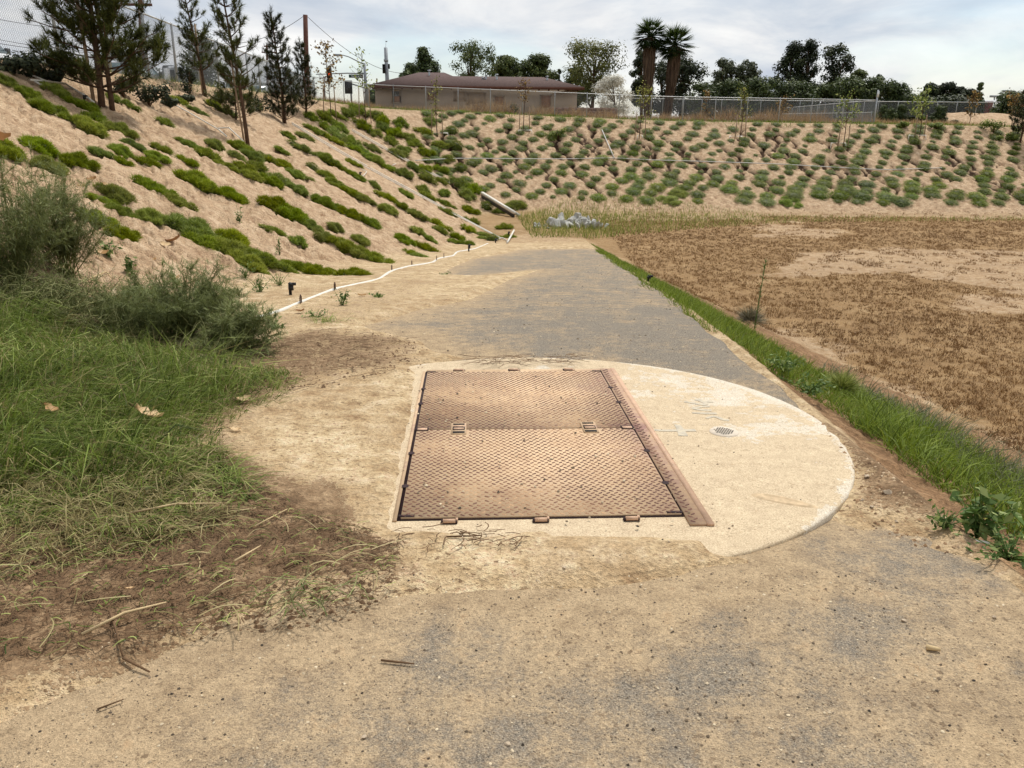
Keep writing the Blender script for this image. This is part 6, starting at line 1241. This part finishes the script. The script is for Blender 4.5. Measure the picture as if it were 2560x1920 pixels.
for i,(u,v,w,l,lf_,mi) in enumerate([(380,1122,62,'large curled tan leaf resting on the tall grass',.16,.8),(612,1024,34,'folded tan leaf at the edge of the dirt',.02,.85),(140,1105,34,'pinkish grey leaf deep in the tall grass',.16,.5),(12,475,52,'big orange brown leaf at the left edge of the photo',.5,.25),(545,655,22,'tan leaf at the foot of the large groundcover mat',.03,.8),(375,640,26,'tan leaf on bare soil behind the tan tray',.02,.8),(262,655,34,'dry tan leaf standing behind the tan tray',.08,.75),(215,478,28,'cream leaf among the groundcover at upper left',.05,.9),(275,490,26,'brown folded leaf on the groundcover at upper left',.06,.6),(435,612,34,'dark brown leaf in the litter below the left bank',.02,.1),(415,620,26,'pale leaf in the litter below the left bank',.02,.9),(395,615,20,'white leaf in the litter left of the brown leaf',.02,1.),(752,790,26,'orange leaf under the white pipe',.02,.2),(590,1000,0.1,'x',0,0),(232,457,22,'dark leaf pair at the top of the groundcover',.03,.3),(555,585,24,'cream leaf on the large groundcover mat',.08,.95),(440,700,20,'cream leaf on the soil above the rounded bush',.02,.9),(905,748,22,'tan leaf on the sand below the wavy pipe',.01,.7),(590,1095,26,'pale leaf scrap on the damp dirt beside the grass',.01,.9),(328,1505,20,'small tan leaf among the cut stems',.02,.7),(470,1475,12,'little pink leaf on the damp dirt',.01,.6)]):
    if w<1: continue
    deadleaf(u,v,w,600+i,l,.55,lf_,mi)
# tan tray half hidden in the weeds
M_TRAY=plain('tan_plastic',G(196,172,138),.6,0,.1,10)
p=ground(325,760); p=p+np.array([0,0,.10]); tray=empty('plastic_tray',p,.25); Lx,Ly,Hz=.27,.16,.055; m=MB(); 
rim=[]
for sx,sy,a0 in ((1,1,0),(-1,1,90),(-1,-1,180),(1,-1,270)):
    for a in np.linspace(a0,a0+90,5): rim.append((sx*(Lx/2-.03)+.03*math.cos(math.radians(a)),sy*(Ly/2-.03)+.03*math.sin(math.radians(a))))
rim=np.array(rim); k=len(rim); rings=[np.c_[rim*.9,np.zeros(k)],np.c_[rim,np.full(k,Hz)],np.c_[rim*1.05,np.full(k,Hz)],np.c_[rim*.94,np.full(k,Hz*.97)],np.c_[rim*.84,np.full(k,.006)]]; V=np.concatenate(rings+[[[0,0,.006]]]); Q=[]
for a in range(4):
    for j in range(k): Q.append([a*k+j,a*k+(j+1)%k,(a+1)*k+(j+1)%k,(a+1)*k+j])
m.add(V,[np.array(Q),np.array([[4*k+j,4*k+(j+1)%k,5*k] for j in range(k)])]); m.build('shell',M_TRAY,tray); MB().box((Lx/2+.012,.03,Hz*.6),(.012,.025,.02)).build('tab',M_PVC,tray); tray.rotation_euler=(.35,-.1,.2); tag(tray,'tan plastic tray lying tilted among the weeds','tray')
# thick pale dead branches at the left
for i,(pts,rad,l) in enumerate([([(10,700),(30,680),(60,700),(75,735)],.012,'thick bleached branch in the tangle at the left edge'),([(85,680),(95,650),(80,625)],.008,'arched bleached twig above the tangle'),([(215,745),(245,730),(272,718),(285,735)],.010,'grey stick leading to the tan tray'),([(230,815),(260,800)],.005,'short pale stick in the tangled weed')]):
    P=np.array([ground(*q) for q in pts])+np.array([0,0,.16]); o_=P[0].copy(); root=empty('dead_branch',o_); tt=np.linspace(0,len(P)-1,14); C=np.stack([np.interp(tt,np.arange(len(P)),P[:,c_]) for c_ in range(3)],1)-o_; MB().tube(C,np.linspace(rad,rad*.6,14),6).build('stick',M_PALETWIG,root,True); tag(root,l,'branch')
def stick(a,b,rad,label,mat=M_TWIG,up=.01,mid=.0):
    A=gz3(*a,up);B=gz3(*b,up); o=empty('twig',A); C=np.stack([A,(A+B)/2+[0,0,mid],B])-A; MB().tube(C,[rad,rad*.9,rad*.6],5).build('stick',mat,o,True); tag(o,label,'twig')
stick((953,1657),(1036,1666),.004,'straight dark twig lying on the foreground asphalt'); stick((1150,1340),(1195,1352),.003,'thin twig in front of the left hinge'); stick((1115,1363),(1205,1352),.004,'dark twig lying in front of the hatch'); stick((712,1450),(765,1422),.005,'dark twig on the damp dirt'); stick((2315,1624),(2350,1630),.010,'short broken piece of wood on the foreground asphalt',M_PALETWIG); stick((245,1780),(310,1755),.003,'curled dark stem at the bottom left of the asphalt'); stick((210,1620),(420,1540),.006,'long pale cut stem at the edge of the dirt',M_PALETWIG,.02,.02); stick((280,1560),(310,1660),.005,'bent brown stem crossing the edge of the dirt',M_TWIG,.02,.02); stick((310,1660),(375,1688),.005,'end of the bent brown stem on the sand',M_TWIG,.012); stick((330,1325),(560,1300),.005,'long pale stem lying across the flattened grass',M_PALETWIG,.05,.02); stick((590,1440),(655,1390),.005,'pale stem on the damp dirt left of the dark twig',M_PALETWIG,.02); stick((640,1345),(720,1300),.004,'thin pale stem pointing to the hatch',M_PALETWIG,.02)
p=gz3(2455,1362,.012); o=MB().box((0,0,0),(.055,.018,.008),rz=-.5).build('white_scrap',M_PVC,None,loc=p); tag(o,'white plastic scrap at the right path edge below the weed','scrap'); b_=o.modifiers.new('bevel','BEVEL'); b_.width=.002
